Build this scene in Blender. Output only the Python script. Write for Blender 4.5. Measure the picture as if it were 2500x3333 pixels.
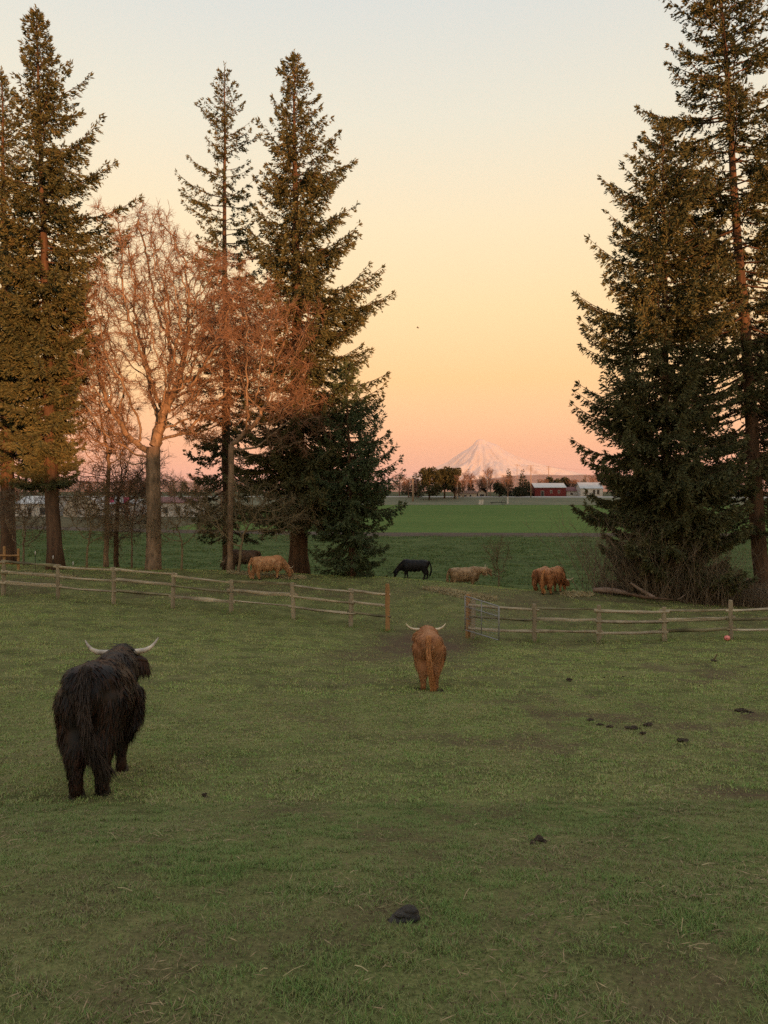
import bpy, bmesh, math, random
import numpy as np
from mathutils import Vector, Matrix

scene = bpy.context.scene
for o in list(bpy.data.objects):
    bpy.data.objects.remove(o)
PI = math.pi

def lin(r, g, b):
    f = lambda c: (c/255/12.92) if c/255 <= 0.04045 else ((c/255+0.055)/1.055)**2.4
    return (f(r), f(g), f(b), 1.0)

# ------------------------------------------------------------------ camera
# eye at the world origin, looking level along +Y; photo is 2500 x 3333 px,
# focal length 2400 px, horizon on row 1600
F, CX, HY = 2400.0, 1250.0, 1600.0
cam_data = bpy.data.cameras.new("camera")
cam_data.sensor_fit = 'VERTICAL'
cam_data.sensor_height = 36.0
cam_data.lens = F/3333.0*36.0
cam_data.shift_y = (HY-1666.5)/3333.0
cam_data.clip_start = 0.05
cam_data.clip_end = 150000.0
cam = bpy.data.objects.new("camera", cam_data)
scene.collection.objects.link(cam)
cam.location = (0, 0, 0)
cam.rotation_euler = (PI/2, 0, 0)
scene.camera = cam

# ------------------------------------------------------------------ sky, sun, exposure
SUN_EL = math.radians(1.25)
SUN_AZ = math.radians(26)          # behind the camera, to the right
to_sun = Vector((math.sin(SUN_AZ)*math.cos(SUN_EL), -math.cos(SUN_AZ)*math.cos(SUN_EL), math.sin(SUN_EL)))
world = bpy.data.worlds.new("World")
scene.world = world
world.use_nodes = True
wt = world.node_tree
wt.nodes.clear()
w_out = wt.nodes.new('ShaderNodeOutputWorld')
w_add = wt.nodes.new('ShaderNodeAddShader')
w_sky = wt.nodes.new('ShaderNodeTexSky')
w_sky.sky_type = 'NISHITA'
w_sky.sun_disc = False
w_sky.sun_elevation = SUN_EL
w_sky.sun_rotation = PI - SUN_AZ
w_sky.dust_density = 2.0
w_bg1 = wt.nodes.new('ShaderNodeBackground')
w_bg1.inputs['Strength'].default_value = 0.07
w_bg2 = wt.nodes.new('ShaderNodeBackground')
w_bg2.inputs['Strength'].default_value = 0.67
w_tc = wt.nodes.new('ShaderNodeTexCoord')
w_sep = wt.nodes.new('ShaderNodeSeparateXYZ')
w_ramp = wt.nodes.new('ShaderNodeValToRGB')
# colour of the dusk sky by height above the horizon (sine of elevation)
SKY = [(0.0, (236, 192, 190)), (0.035, (246, 199, 179)), (0.085, (253, 205, 164)), (0.15, (255, 209, 146)),
       (0.24, (253, 222, 164)), (0.34, (248, 229, 186)), (0.45, (231, 228, 206)), (0.56, (214, 220, 214)), (0.75, (226, 230, 232)), (1.0, (226, 232, 240))]
el = w_ramp.color_ramp.elements
while len(el) > 1:
    el.remove(el[-1])
el[0].position = SKY[0][0]; el[0].color = lin(*SKY[0][1])
for p, c in SKY[1:]:
    e = el.new(p); e.color = lin(*c)
L = wt.links.new
L(w_tc.outputs['Generated'], w_sep.inputs[0])
L(w_sep.outputs['Z'], w_ramp.inputs['Fac'])
L(w_sky.outputs[0], w_bg1.inputs['Color'])
L(w_ramp.outputs['Color'], w_bg2.inputs['Color'])
L(w_bg1.outputs[0], w_add.inputs[0])
L(w_bg2.outputs[0], w_add.inputs[1])
L(w_add.outputs[0], w_out.inputs['Surface'])

sun_data = bpy.data.lights.new("sun", 'SUN')
sun_data.energy = 5.0
sun_data.color = (1.0, 0.42, 0.15)
sun_data.angle = math.radians(0.53)
sun = bpy.data.objects.new("sun", sun_data)
scene.collection.objects.link(sun)
sun.rotation_euler = to_sun.to_track_quat('Z', 'Y').to_euler()

vs = scene.view_settings
vs.view_transform = 'Standard'
try: vs.look = 'None'
except Exception: pass
vs.exposure = 0.585
vs.gamma = 1.0
scene.cycles.use_denoising = False
scene.cycles.max_bounces = 5
scene.cycles.diffuse_bounces = 3
scene.cycles.volume_bounces = 0
scene.cycles.transparent_max_bounces = 8

# ------------------------------------------------------------------ helpers
col = scene.collection

def px(x, y, d):
    """photo pixel at distance d -> world"""
    return np.array([(x-CX)/F*d, d, (HY-y)/F*d])

def vnoise(x, y, s=0):
    xi = np.floor(x); yi = np.floor(y)
    fx = x-xi; fy = y-yi
    fx = fx*fx*(3-2*fx); fy = fy*fy*(3-2*fy)
    def h(a, b):
        v = np.sin(a*127.1+b*311.7+s*74.7)*43758.5453
        return v-np.floor(v)
    return (h(xi, yi)*(1-fx)+h(xi+1, yi)*fx)*(1-fy)+(h(xi, yi+1)*(1-fx)+h(xi+1, yi+1)*fx)*fy

def fbm(x, y, s=0, o=4):
    a = 0.5; t = 0.0; n = 0.0
    for i in range(o):
        t = t+a*vnoise(x*2**i, y*2**i, s+i*13); n += a; a *= 0.5
    return t/n

def mesh_obj(name, V, Fq, mat=None, parent=None, smooth=False):
    """one mesh object from numpy verts and equally sized faces (or list of such arrays)"""
    V = np.asarray(V, dtype=np.float32).reshape(-1, 3)
    if not (isinstance(Fq, (list, tuple)) and getattr(Fq[0], 'ndim', 1) == 2):
        Fq = [np.asarray(Fq)]
    Fq = [np.asarray(f, dtype=np.int32) for f in Fq if len(f)]
    me = bpy.data.meshes.new(name)
    me.vertices.add(len(V)); me.vertices.foreach_set('co', V.ravel())
    nl = sum(f.size for f in Fq); nf = sum(len(f) for f in Fq)
    me.loops.add(nl); me.polygons.add(nf)
    me.loops.foreach_set('vertex_index', np.concatenate([f.ravel() for f in Fq]))
    st = []; c = 0
    for f in Fq:
        k = f.shape[1]
        st.append(np.arange(len(f), dtype=np.int32)*k+c); c += f.size
    me.polygons.foreach_set('loop_start', np.concatenate(st))
    me.polygons.foreach_set('use_smooth', np.full(nf, smooth, dtype=bool))
    me.update(calc_edges=True)
    if mat is not None:
        me.materials.append(mat)
    o = bpy.data.objects.new(name, me)
    col.objects.link(o)
    if parent is not None:
        o.parent = parent
    return o

def tag(o, label=None, cat=None, group=None, kind=None):
    if label: o['label'] = label
    if cat: o['category'] = cat
    if group: o['group'] = group
    if kind: o['kind'] = kind
    return o

def thing(name, loc, label, cat, group=None, rot=(0, 0, 0), sc=1.0):
    o = bpy.data.objects.new(name, None)
    o.empty_display_size = 0.2
    o.location = [float(v) for v in loc]
    o.rotation_euler = rot
    o.scale = (sc, sc, sc)
    col.objects.link(o)
    return tag(o, label, cat, group)

def copy_tree(o, parent=None):
    c = o.copy(); col.objects.link(c)
    if parent is not None:
        c.parent = parent
        c.matrix_parent_inverse = o.matrix_parent_inverse.copy()
    for ch in list(o.children):
        copy_tree(ch, c)
    return c

class MB:
    """collects shapes into one mesh"""
    def __init__(s): s.V = []; s.Q = []; s.n = 0
    def add(s, V, Q):
        V = np.asarray(V, float).reshape(-1, 3)
        s.V.append(V); s.Q.append(np.asarray(Q, int)+s.n); s.n += len(V); return s
    def box(s, x0, x1, y0, y1, z0, z1):
        V = [(x, y, z) for z in (z0, z1) for y in (y0, y1) for x in (x0, x1)]
        return s.add(V, [(0, 2, 3, 1), (4, 5, 7, 6), (0, 1, 5, 4), (2, 6, 7, 3), (0, 4, 6, 2), (1, 3, 7, 5)])
    def prism(s, pts, ax, a, b):
        """extrude a 2-D quad outline (4 points) along axis ax from a to b"""
        V = []
        for t in (a, b):
            for p in pts:
                q = list(p); q.insert(ax, t); V.append(q)
        return s.add(V, [(0, 1, 2, 3), (7, 6, 5, 4)]+[(i, i+4, (i+1) % 4+4, (i+1) % 4) for i in range(4)])
    def loft(s, P, R, n=8, jit=0.0, rng=None, cap=True, sq=1.0):
        V, Q = loft(P, R, n, jit, rng, cap, sq); return s.add(V, Q)
    def build(s, name, mat, parent=None, smooth=False):
        return mesh_obj(name, np.concatenate(s.V), np.concatenate(s.Q), mat, parent, smooth)

def loft(P, R, n=8, jit=0.0, rng=None, cap=True, sq=1.0):
    P = np.asarray(P, float); R = np.asarray(R, float)
    if R.ndim == 0: R = np.full(len(P), float(R))
    if cap:
        P = np.vstack([P[:1], P, P[-1:]]); R = np.concatenate([[R[0]*.02], R, [R[-1]*.02]])
    T = np.gradient(P, axis=0)
    if cap:
        T[0] = T[1] = P[2]-P[1]; T[-1] = T[-2] = P[-2]-P[-3]
    T /= np.linalg.norm(T, axis=1)[:, None]+1e-12
    up = np.array([0, 0, 1.0]) if abs(T[len(T)//2][2]) < .9 else np.array([0, 1.0, 0])
    A = np.cross(T, up); A /= np.linalg.norm(A, axis=1)[:, None]+1e-12
    B = np.cross(A, T)
    ang = np.arange(n)*2*PI/n
    rr = np.ones((len(P), n))
    if jit and rng is not None:
        rr = 1+jit*(rng.random((len(P), n))-.5)*2*.5+jit*(rng.random((1, n))-.5)*2*.7
        if cap: rr[0] = rr[1]; rr[-1] = rr[-2]
    V = P[:, None, :]+R[:, None, None]*rr[:, :, None]*(np.cos(ang)[None, :, None]*A[:, None, :]+sq*np.sin(ang)[None, :, None]*B[:, None, :])
    i = np.arange(len(P)-1)[:, None]*n; j = np.arange(n)[None, :]; k = (j+1) % n
    Q = np.stack([i+j, i+k, i+n+k, i+n+j], -1).reshape(-1, 4)
    return V.reshape(-1, 3), Q

def tubes(P0, P1, R0, R1, n=4):
    P0 = np.asarray(P0, float); P1 = np.asarray(P1, float); R0 = np.asarray(R0, float); R1 = np.asarray(R1, float)
    T = P1-P0; T = T/(np.linalg.norm(T, axis=1)[:, None]+1e-9)
    up = np.where(np.abs(T[:, 2:3]) < .9, np.array([[0, 0, 1.0]]), np.array([[0, 1.0, 0]]))
    A = np.cross(T, up); A /= np.linalg.norm(A, axis=1)[:, None]+1e-9
    B = np.cross(A, T)
    ang = np.arange(n)*2*PI/n
    ring = np.cos(ang)[None, :, None]*A[:, None, :]+np.sin(ang)[None, :, None]*B[:, None, :]
    V = np.concatenate([P0[:, None]+R0[:, None, None]*ring, P1[:, None]+R1[:, None, None]*ring], 1)
    m = len(P0)
    base = np.arange(m)[:, None, None]*2*n
    j = np.arange(n); k = (j+1) % n
    q = np.stack([j, k, k+n, j+n], -1)[None]
    return V.reshape(-1, 3), (base+q).reshape(-1, 4)

def nrm(a):
    return a/(np.linalg.norm(a, axis=-1, keepdims=True)+1e-12)

# ------------------------------------------------------------------ materials
def new_mat(name):
    m = bpy.data.materials.new(name); m.use_nodes = True
    nt = m.node_tree
    b = nt.nodes['Principled BSDF']
    return m, nt, b

def noise_node(nt, scale, detail=4, rough=.6, vec=None, stretch=None):
    n = nt.nodes.new('ShaderNodeTexNoise')
    n.inputs['Scale'].default_value = scale; n.inputs['Detail'].default_value = detail
    n.inputs['Roughness'].default_value = rough
    src = vec
    if src is None:
        g = nt.nodes.new('ShaderNodeNewGeometry'); src = g.outputs['Position']
    if stretch:
        mp = nt.nodes.new('ShaderNodeMapping'); mp.inputs['Scale'].default_value = stretch
        nt.links.new(src, mp.inputs['Vector']); src = mp.outputs['Vector']
    nt.links.new(src, n.inputs['Vector'])
    return n

def ramp_node(nt, src, stops):
    r = nt.nodes.new('ShaderNodeValToRGB')
    e = r.color_ramp.elements
    while len(e) > 1: e.remove(e[-1])
    e[0].position = stops[0][0]; e[0].color = stops[0][1]
    for p, c in stops[1:]:
        x = e.new(p); x.color = c
    nt.links.new(src, r.inputs['Fac'])
    return r

def mixc(nt, fac, a, b):
    m = nt.nodes.new('ShaderNodeMix'); m.data_type = 'RGBA'
    for s, v in ((0, fac), (6, a), (7, b)):
        if hasattr(v, 'default_value') or hasattr(v, 'is_output'):
            nt.links.new(v, m.inputs[s])
        else:
            m.inputs[s].default_value = v
    return m.outputs[2]

def c4(r, g, b): return (r, g, b, 1.0)

def simple_mat(name, c1, c2=None, scale=3.0, rough=.8, bump=0.0, bscale=20, stretch=None, spec=.2, objco=True, island=0.0):
    m, nt, b = new_mat(name)
    b.inputs['Roughness'].default_value = rough
    b.inputs['Specular IOR Level'].default_value = spec
    vec = None
    if objco:
        tc = nt.nodes.new('ShaderNodeTexCoord'); vec = tc.outputs['Object']
    if c2 is None: c2 = tuple(v*.7 for v in c1)
    n = noise_node(nt, scale, 5, .6, vec, stretch)
    r = ramp_node(nt, n.outputs['Fac'], [(.32, c4(*c1)), (.68, c4(*c2))])
    outc = r.outputs['Color']
    if island:
        g = nt.nodes.new('ShaderNodeNewGeometry')
        hsv = nt.nodes.new('ShaderNodeHueSaturation')
        mr = nt.nodes.new('ShaderNodeMapRange')
        mr.inputs['To Min'].default_value = 1-island; mr.inputs['To Max'].default_value = 1+island
        nt.links.new(g.outputs['Random Per Island'], mr.inputs['Value'])
        nt.links.new(mr.outputs[0], hsv.inputs['Value'])
        nt.links.new(outc, hsv.inputs['Color']); outc = hsv.outputs['Color']
    nt.links.new(outc, b.inputs['Base Color'])
    if bump:
        n2 = noise_node(nt, bscale, 6, .7, vec, stretch)
        bp = nt.nodes.new('ShaderNodeBump'); bp.inputs['Strength'].default_value = bump; bp.inputs['Distance'].default_value = .05
        nt.links.new(n2.outputs['Fac'], bp.inputs['Height']); nt.links.new(bp.outputs[0], b.inputs['Normal'])
    return m

def foliage_mat(name, cols, nscale=.35, rough=.75):
    """leaf clumps: colour varies leaf by leaf and in broad patches"""
    m, nt, b = new_mat(name)
    b.inputs['Roughness'].default_value = rough; b.inputs['Specular IOR Level'].default_value = .15
    g = nt.nodes.new('ShaderNodeNewGeometry')
    n = noise_node(nt, nscale, 3, .6)
    ad = nt.nodes.new('ShaderNodeMath'); ad.operation = 'MULTIPLY_ADD'
    ad.inputs[1].default_value = .45
    nt.links.new(g.outputs['Random Per Island'], ad.inputs[0])
    sb = nt.nodes.new('ShaderNodeMath'); sb.operation = 'MULTIPLY'; sb.inputs[1].default_value = .55
    nt.links.new(n.outputs['Fac'], sb.inputs[0]); nt.links.new(sb.outputs[0], ad.inputs[2])
    st = [(.15+.7*i/(len(cols)-1), c4(*c)) for i, c in enumerate(cols)]
    r = ramp_node(nt, ad.outputs[0], st)
    nt.links.new(r.outputs['Color'], b.inputs['Base Color'])
    return m

M = {}
M['needles'] = foliage_mat('needles', [(.038, .050, .028), (.066, .076, .037), (.104, .104, .047), (.155, .124, .060)])
M['needles_young'] = foliage_mat('needles_young', [(.046, .068, .036), (.062, .086, .042), (.084, .106, .052)])
M['bark_fir'] = simple_mat('bark_fir', (.13, .078, .05), (.055, .036, .026), 6, .9, .9, 14, (1, 1, .18))
M['bark_maple'] = simple_mat('bark_maple', (.30, .21, .145), (.10, .075, .052), 5, .9, .7, 16, (1, 1, .4))
M['twig_maple'] = simple_mat('twig_maple', (.27, .16, .10), (.16, .095, .062), 2, .85)
M['twig_pale'] = simple_mat('twig_pale', (.20, .155, .095), (.13, .105, .06), 2, .85)
M['twig_brush'] = simple_mat('twig_brush', (.20, .155, .11), (.11, .085, .062), .6, .9, island=.35)
M['wood_rail'] = simple_mat('wood_rail', (.42, .36, .26), (.16, .135, .095), 2.2, .9, .8, 18, (.35, 1, 1), island=.3)
M['wood_mossy'] = simple_mat('wood_mossy', (.26, .23, .14), (.06, .056, .036), 2.6, .9, .8, 18, (.35, 1, 1))
M['wood_post'] = simple_mat('wood_post', (.34, .29, .21), (.17, .14, .10), 3, .9, .6, 20, (1, 1, .2))
M['wood_orange'] = simple_mat('wood_orange', (.34, .20, .09), (.23, .13, .06), 3, .85, .4, 20, (1, 1, .2))
M['metal'] = simple_mat('metal', (.22, .23, .24), (.14, .145, .15), 8, .5, spec=.5)
M['horn'] = simple_mat('horn', (.62, .52, .38), (.42, .34, .24), 9, .5, spec=.4)
M['horn_grey'] = simple_mat('horn_grey', (.52, .47, .40), (.20, .18, .165), 9, .5, spec=.4)
M['hoof'] = simple_mat('hoof', (.04, .035, .03), (.02, .018, .015), 9, .6)
M['eye'] = simple_mat('eye', (.01, .008, .006), (.015, .01, .008), 9, .2, spec=.6)
M['dung'] = simple_mat('dung', (.085, .062, .043), (.030, .022, .016), 14, .8, 1.0, 30)
M['dung_grey'] = simple_mat('dung_grey', (.075, .071, .068), (.016, .016, .016), 18, .65, 1.0, 40, spec=.35)
M['straw'] = simple_mat('straw', (.36, .31, .18), (.24, .20, .11), 1.5, .8, island=.25)
M['log'] = simple_mat('log', (.26, .19, .155), (.12, .085, .065), 3, .9, .8, 14, (.3, 1, 1))
M['white_paint'] = simple_mat('white_paint', (.48, .47, .45), (.36, .35, .34), .6, .6)
M['cream_wall'] = simple_mat('cream_wall', (.38, .34, .28), (.30, .27, .22), .5, .8)
M['red_wall'] = simple_mat('red_wall', (.13, .020, .022), (.10, .016, .018), .8, .7, stretch=(4, 4, .2))
M['roof_grey'] = simple_mat('roof_grey', (.38, .40, .42), (.28, .30, .32), .4, .45, spec=.5)
M['roof_brown'] = simple_mat('roof_brown', (.16, .10, .075), (.11, .07, .055), .8, .85)
M['roof_maroon'] = simple_mat('roof_maroon', (.16, .07, .07), (.12, .05, .052), .5, .7)
M['pink'] = simple_mat('pink', (.65, .08, .25), (.5, .06, .2), 1, .6)
M['ball'] = simple_mat('ball', (.72, .24, .22), (.60, .17, .16), 5, .5, spec=.4)
M['pane'] = simple_mat('pane', (.03, .035, .045), (.02, .025, .03), .3, .15, spec=.6)
M['dark'] = simple_mat('dark', (.03, .03, .03), (.02, .02, .02), 3, .6)
M['pole'] = simple_mat('pole', (.34, .24, .17), (.22, .155, .11), 3, .9, stretch=(1, 1, .1))
# ------------------------------------------------------------------ terrain
UC = np.array([-.52, -.2625, 0, .2625, .52])
KD = np.array([0, 2.2, 6.2, 10, 14.5, 18, 22, 27.5, 31, 36, 40, 43, 50, 62, 80, 110, 137, 143, 200, 300, 318, 350, 500, 1000, 5000, 60000.])
KZ = np.array([
 [-1.5, -1.62, -2.57, -3.25, -3.80, -4.05, -4.30, -4.42, -4.45, -4.15, -4.02, -4.3, -5.8, -7.6, -8.2, -7.6, -6.9, -6.8, -6.7, -5.0, -4.6, -2.2, -2, -2, -2, -2],
 [-1.5, -1.62, -2.57, -3.28, -3.88, -4.25, -4.60, -4.95, -4.83, -4.55, -4.30, -4.6, -6.3, -8.2, -9.0, -8.3, -7.6, -7.5, -7.0, -5.3, -4.6, -2.2, -2, -2, -2, -2],
 [-1.5, -1.62, -2.57, -3.30, -3.94, -4.42, -4.90, -5.40, -5.25, -4.90, -4.72, -5.0, -6.8, -8.8, -9.5, -8.9, -8.05, -7.92, -7.1, -5.4, -4.6, -2.2, -2, -2, -2, -2],
 [-1.5, -1.62, -2.57, -3.30, -3.95, -4.45, -4.98, -5.60, -5.40, -4.98, -5.50, -6.2, -8.0, -9.5, -9.8, -8.9, -8.05, -7.92, -7.1, -5.3, -4.4, -2.2, -2, -2, -2, -2],
 [-1.5, -1.62, -2.57, -3.30, -3.95, -4.40, -4.90, -5.35, -5.40, -5.75, -6.45, -7.0, -8.6, -9.6, -9.8, -8.9, -8.05, -7.92, -7.1, -5.2, -4.3, -2.2, -2, -2, -2, -2]])
# tangents (monotone-ish)
_dz = np.diff(KZ, axis=1)/np.diff(KD)
KM = np.zeros_like(KZ)
_a, _b = _dz[:, :-1], _dz[:, 1:]
KM[:, 1:-1] = np.where(_a*_b > 0, 2*_a*_b/np.where(_a+_b == 0, 1, _a+_b), 0)
KM[:, 0] = -.05; KM[:, -1] = 0
CR_X = [-400, -60, 20, 25, 32, 40, 57, 80, 170, 400, 2000]
CR_Z = [1.0, -.5, .8, 1.8, 3.1, 5.0, 9.6, 11.5, 13, 14, 14]  # crest heights of the unseen rise, set to place the shadow edge

def ground(x, y):
    x = np.asarray(x, float); y = np.asarray(y, float)
    yy = np.clip(y, 0, 59999)
    u = np.clip(x/np.maximum(yy, 5.0), UC[0], UC[-1]-1e-9)
    i = np.clip(np.searchsorted(UC, u, side='right')-1, 0, 3)
    t = (u-UC[i])/(UC[i+1]-UC[i]); t = t*t*(3-2*t)*.5+t*.5
    k = np.clip(np.searchsorted(KD, yy, side='right')-1, 0, len(KD)-2)
    h = KD[k+1]-KD[k]; s = (yy-KD[k])/h
    h00 = (1+2*s)*(1-s)**2; h10 = s*(1-s)**2; h01 = s*s*(3-2*s); h11 = s*s*(s-1)
    def colz(c): return h00*KZ[c, k]+h10*h*KM[c, k]+h01*KZ[c, k+1]+h11*h*KM[c, k+1]
    z = colz(i)*(1-t)+colz(i+1)*t
    # unseen hillside behind the camera, shaped to shade the pasture, crest 60 m back
    b = np.clip(-y/60, 0, 1); b = b*b*(3-2*b)
    crest = np.interp(x, CR_X, CR_Z)+(fbm(x*.16, y*.05, 5, 3)-.5)*2.2
    back = np.clip((-y-62)/75, 0, 1); back = back*back*(3-2*back)      # falls away again beyond it, letting low sun reach the trees
    z = np.where(y < 0, z+b*(crest+1.5)-back*(crest+3), z)
    near = np.clip(1-np.abs(y-20)/60, 0, 1)
    z = z+near*((fbm(x*.35, y*.35, 3, 3)-.5)*.10+(fbm(x*1.6, y*1.6, 9, 2)-.5)*.05*np.clip(1-y/45, 0, 1))
    z = z+np.clip((y-44)/20, 0, 1)*np.clip(1-(y-100)/40, 0, 1)*(fbm(x*.25, y*.5, 21, 4)-.5)*.55
    return z

def gz(x, y): return float(ground(np.array([x]), np.array([y]))[0])
def onground(x_px, d):
    x = (x_px-CX)/F*d
    return np.array([x, d, gz(x, d)])

def mud_amount(x, y):
    """bare trodden earth: the gateway and scattered poached patches"""
    e = np.exp(-(((x-1.3-(y-25)*.12)/2.1)**2+((y-25.5)/4.2)**2)**1.3)
    e2 = np.exp(-(((x+.2)/1.8)**2+((y-22)/2.0)**2))*.65
    gate = np.maximum(e, e2)
    n = fbm(x*1.0+7, y*.62, 31, 4)
    n2 = fbm(x*2.1, y*1.3, 41, 3)
    patch = np.clip((n*.62+n2*.38-.525)/.10, 0, 1)*np.clip(.45+x*.08, .2, .9)*np.clip(1.25-y/28, .35, 1)
    ridge = np.clip(1-np.abs(y-34)/6, 0, 1)*np.clip((fbm(x*.3, y*.6, 51, 4)-.45)*4, 0, .55)
    return np.clip(np.maximum(np.maximum(gate*(.62+.9*n2-.1), patch), ridge), 0, 1)

def axis(fine_a, fine_b, step, ends_a, ends_b, grow):
    v = list(np.arange(fine_a, fine_b+1e-6, step))
    s = step
    while v[-1] < ends_b:
        s *= grow; v.append(v[-1]+s)
    s = step; w = []
    c = fine_a
    while c > ends_a:
        s *= grow; c -= s; w.append(c)
    return np.array(w[::-1]+v)

gx = axis(-30, 30, .30, -32000, 32000, 1.16)
gx = np.clip(gx, -31000, 31000)
gy = np.concatenate([axis(-2, 48, .25, -420, 130, 1.05)])
gy = gy[gy < 128]
extra = np.array([131, 134, 137, 140, 143, 147, 155, 165, 178, 192, 206, 222, 240, 260, 280, 300, 309, 318, 326, 334, 342, 350, 370, 400, 450, 520, 650, 850, 1200, 2000, 4000, 9000, 20000, 38000.])
gy = np.concatenate([gy, extra])
GX, GY = np.meshgrid(gx, gy)
warp = np.clip((GY-60)/60, 0, 1)*np.clip(1-(GY-400)/600, 0, 1)
GYw = GY+warp*(np.clip(GX, -260, 260)*(-.035))            # fields run slightly askew to the view
GZ = ground(GX, GYw)
GV = np.stack([GX, GYw, GZ], -1).reshape(-1, 3)
nxg, nyg = len(gx), len(gy)
ii, jj = np.meshgrid(np.arange(nxg-1), np.arange(nyg-1))
Qa = np.stack([jj*nxg+ii, jj*nxg+ii+1, (jj+1)*nxg+ii+1, (jj+1)*nxg+ii], -1)
qy = .5*(gy[jj]+gy[jj+1]); qx = .5*(gx[ii]+gx[ii+1])

def ground_mat(name, dark, mid, light, soil, ns=1.3, stretch=(1, 1, 1), fine=60, mudattr=False, bump=.6, bd=.04):
    m, nt, b = new_mat(name)
    b.inputs['Roughness'].default_value = .95; b.inputs['Specular IOR Level'].default_value = .05
    n1 = noise_node(nt, ns, 6, .65, stretch=stretch)
    n2 = noise_node(nt, fine, 4, .7, stretch=stretch)
    mx = nt.nodes.new('ShaderNodeMath'); mx.operation = 'MULTIPLY_ADD'; mx.inputs[1].default_value = .55
    nt.links.new(n2.outputs['Fac'], mx.inputs[0])
    hf = nt.nodes.new('ShaderNodeMath'); hf.operation = 'MULTIPLY'; hf.inputs[1].default_value = .45
    nt.links.new(n1.outputs['Fac'], hf.inputs[0]); nt.links.new(hf.outputs[0], mx.inputs[2])
    r = ramp_node(nt, mx.outputs[0], [(.36, c4(*dark)), (.5, c4(*mid)), (.64, c4(*light))])
    outc = r.outputs['Color']
    if mudattr:
        at = nt.nodes.new('ShaderNodeAttribute'); at.attribute_name = 'mud'
        n3 = noise_node(nt, 5, 5, .7)
        sm = nt.nodes.new('ShaderNodeMath'); sm.operation = 'MULTIPLY_ADD'; sm.inputs[1].default_value = 1.1
        nt.links.new(at.outputs['Fac'], sm.inputs[0])
        s2 = nt.nodes.new('ShaderNodeMapRange'); s2.inputs['From Min'].default_value = .3; s2.inputs['From Max'].default_value = .7
        s2.inputs['To Min'].default_value = -.3; s2.inputs['To Max'].default_value = .3
        nt.links.new(n3.outputs['Fac'], s2.inputs['Value']); nt.links.new(s2.outputs[0], sm.inputs[2])
        sm.use_clamp = True
        ns_ = noise_node(nt, 38, 6, .75)
        rs = ramp_node(nt, ns_.outputs['Fac'], [(.35, c4(*[v*.55 for v in soil])), (.65, c4(*[v*1.25 for v in soil]))])
        outc = mixc(nt, sm.outputs[0], outc, rs.outputs['Color'])
    nt.links.new(outc, b.inputs['Base Color'])
    bp = nt.nodes.new('ShaderNodeBump'); bp.inputs['Strength'].default_value = bump; bp.inputs['Distance'].default_value = bd
    nt.links.new(mx.outputs[0], bp.inputs['Height']); nt.links.new(bp.outputs[0], b.inputs['Normal'])
    return m

M['pasture'] = ground_mat('pasture', (.036, .042, .016), (.112, .124, .047), (.20, .20, .085), (.10, .072, .048), 1.2, fine=45, mudattr=True)
M['valley'] = ground_mat('valley', (.024, .034, .015), (.060, .088, .032), (.105, .14, .05), (.05, .04, .03), .55, (.5, 1.4, 1), 3.2, bump=1.0, bd=.35)  # stretched dark and light streaks paint in the shading of small terraces
M['track'] = ground_mat('track', (.045, .036, .030), (.075, .060, .050), (.105, .086, .070), (.05, .04, .03), .25, (.3, 1, 1), 1.5, bump=.4, bd=.2)
M['crop'] = ground_mat('crop', (.045, .082, .020), (.062, .108, .026), (.082, .130, .034), (.05, .04, .03), .05, (.25, 1.0, 1), .9, bump=.3, bd=.2)
M['verge'] = ground_mat('verge', (.080, .085, .055), (.115, .118, .078), (.16, .155, .115), (.05, .04, .03), .12, (.3, 1.5, 1), 1.0, bump=.3, bd=.2)
M['road'] = ground_mat('road', (.26, .25, .24), (.30, .29, .28), (.34, .33, .32), (.05, .04, .03), .3, (.3, 1, 1), 2, bump=.1, bd=.1)
M['stubble'] = ground_mat('stubble', (.050, .046, .026), (.075, .068, .040), (.10, .09, .055), (.05, .04, .03), .12, (.25, 1.2, 1), 1.2, bump=.3, bd=.2)
M['land'] = ground_mat('land', (.03, .04, .025), (.045, .055, .03), (.06, .07, .04), (.05, .04, .03), .01, (1, 1, 1), .1, bump=0, bd=.1)

BANDS = [
 ('pasture', 'pasture', (qy < 46), 'grazed pasture with bare patches in the foreground'),
 ('grass_slope', 'valley', (qy >= 46) & (qy < 134), 'dark green rough grass slope in the hollow beyond the ridge'),
 ('dirt_track', 'track', (qy >= 134) & (qy < 143), 'brown dirt track between slope and crop field'),
 ('stubble_field', 'stubble', (qy >= 143) & (qy < 300) & (qx < -42), 'dull brown field before the far sheds'),
 ('crop_field', 'crop', (qy >= 143) & (qy < 300) & (qx >= -42), 'bright green crop field beyond the track'),
 ('field_verge', 'verge', (qy >= 300) & (qy < 342), 'grey brown strip along the far edge of the crop field'),
 ('road', 'road', (qy >= 342) & (qy < 350), 'pale road along the houses'),
 ('farmland', 'land', (qy >= 350), 'flat land reaching to the horizon')]
mud_all = mud_amount(GV[:, 0], GV[:, 1])*((GV[:, 1] > -5) & (GV[:, 1] < 45) & (np.abs(GV[:, 0]) < 30))
for nm, mt, msk, lab in BANDS:
    q = Qa[msk]
    used, inv = np.unique(q, return_inverse=True)
    o = mesh_obj(nm, GV[used], inv.reshape(-1, 4), M[mt], None, True)
    if nm == 'pasture':
        at = o.data.attributes.new('mud', 'FLOAT', 'POINT')
        at.data.foreach_set('value', mud_all[used].astype(np.float32))
    tag(o, lab, None, None, 'structure')

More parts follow.
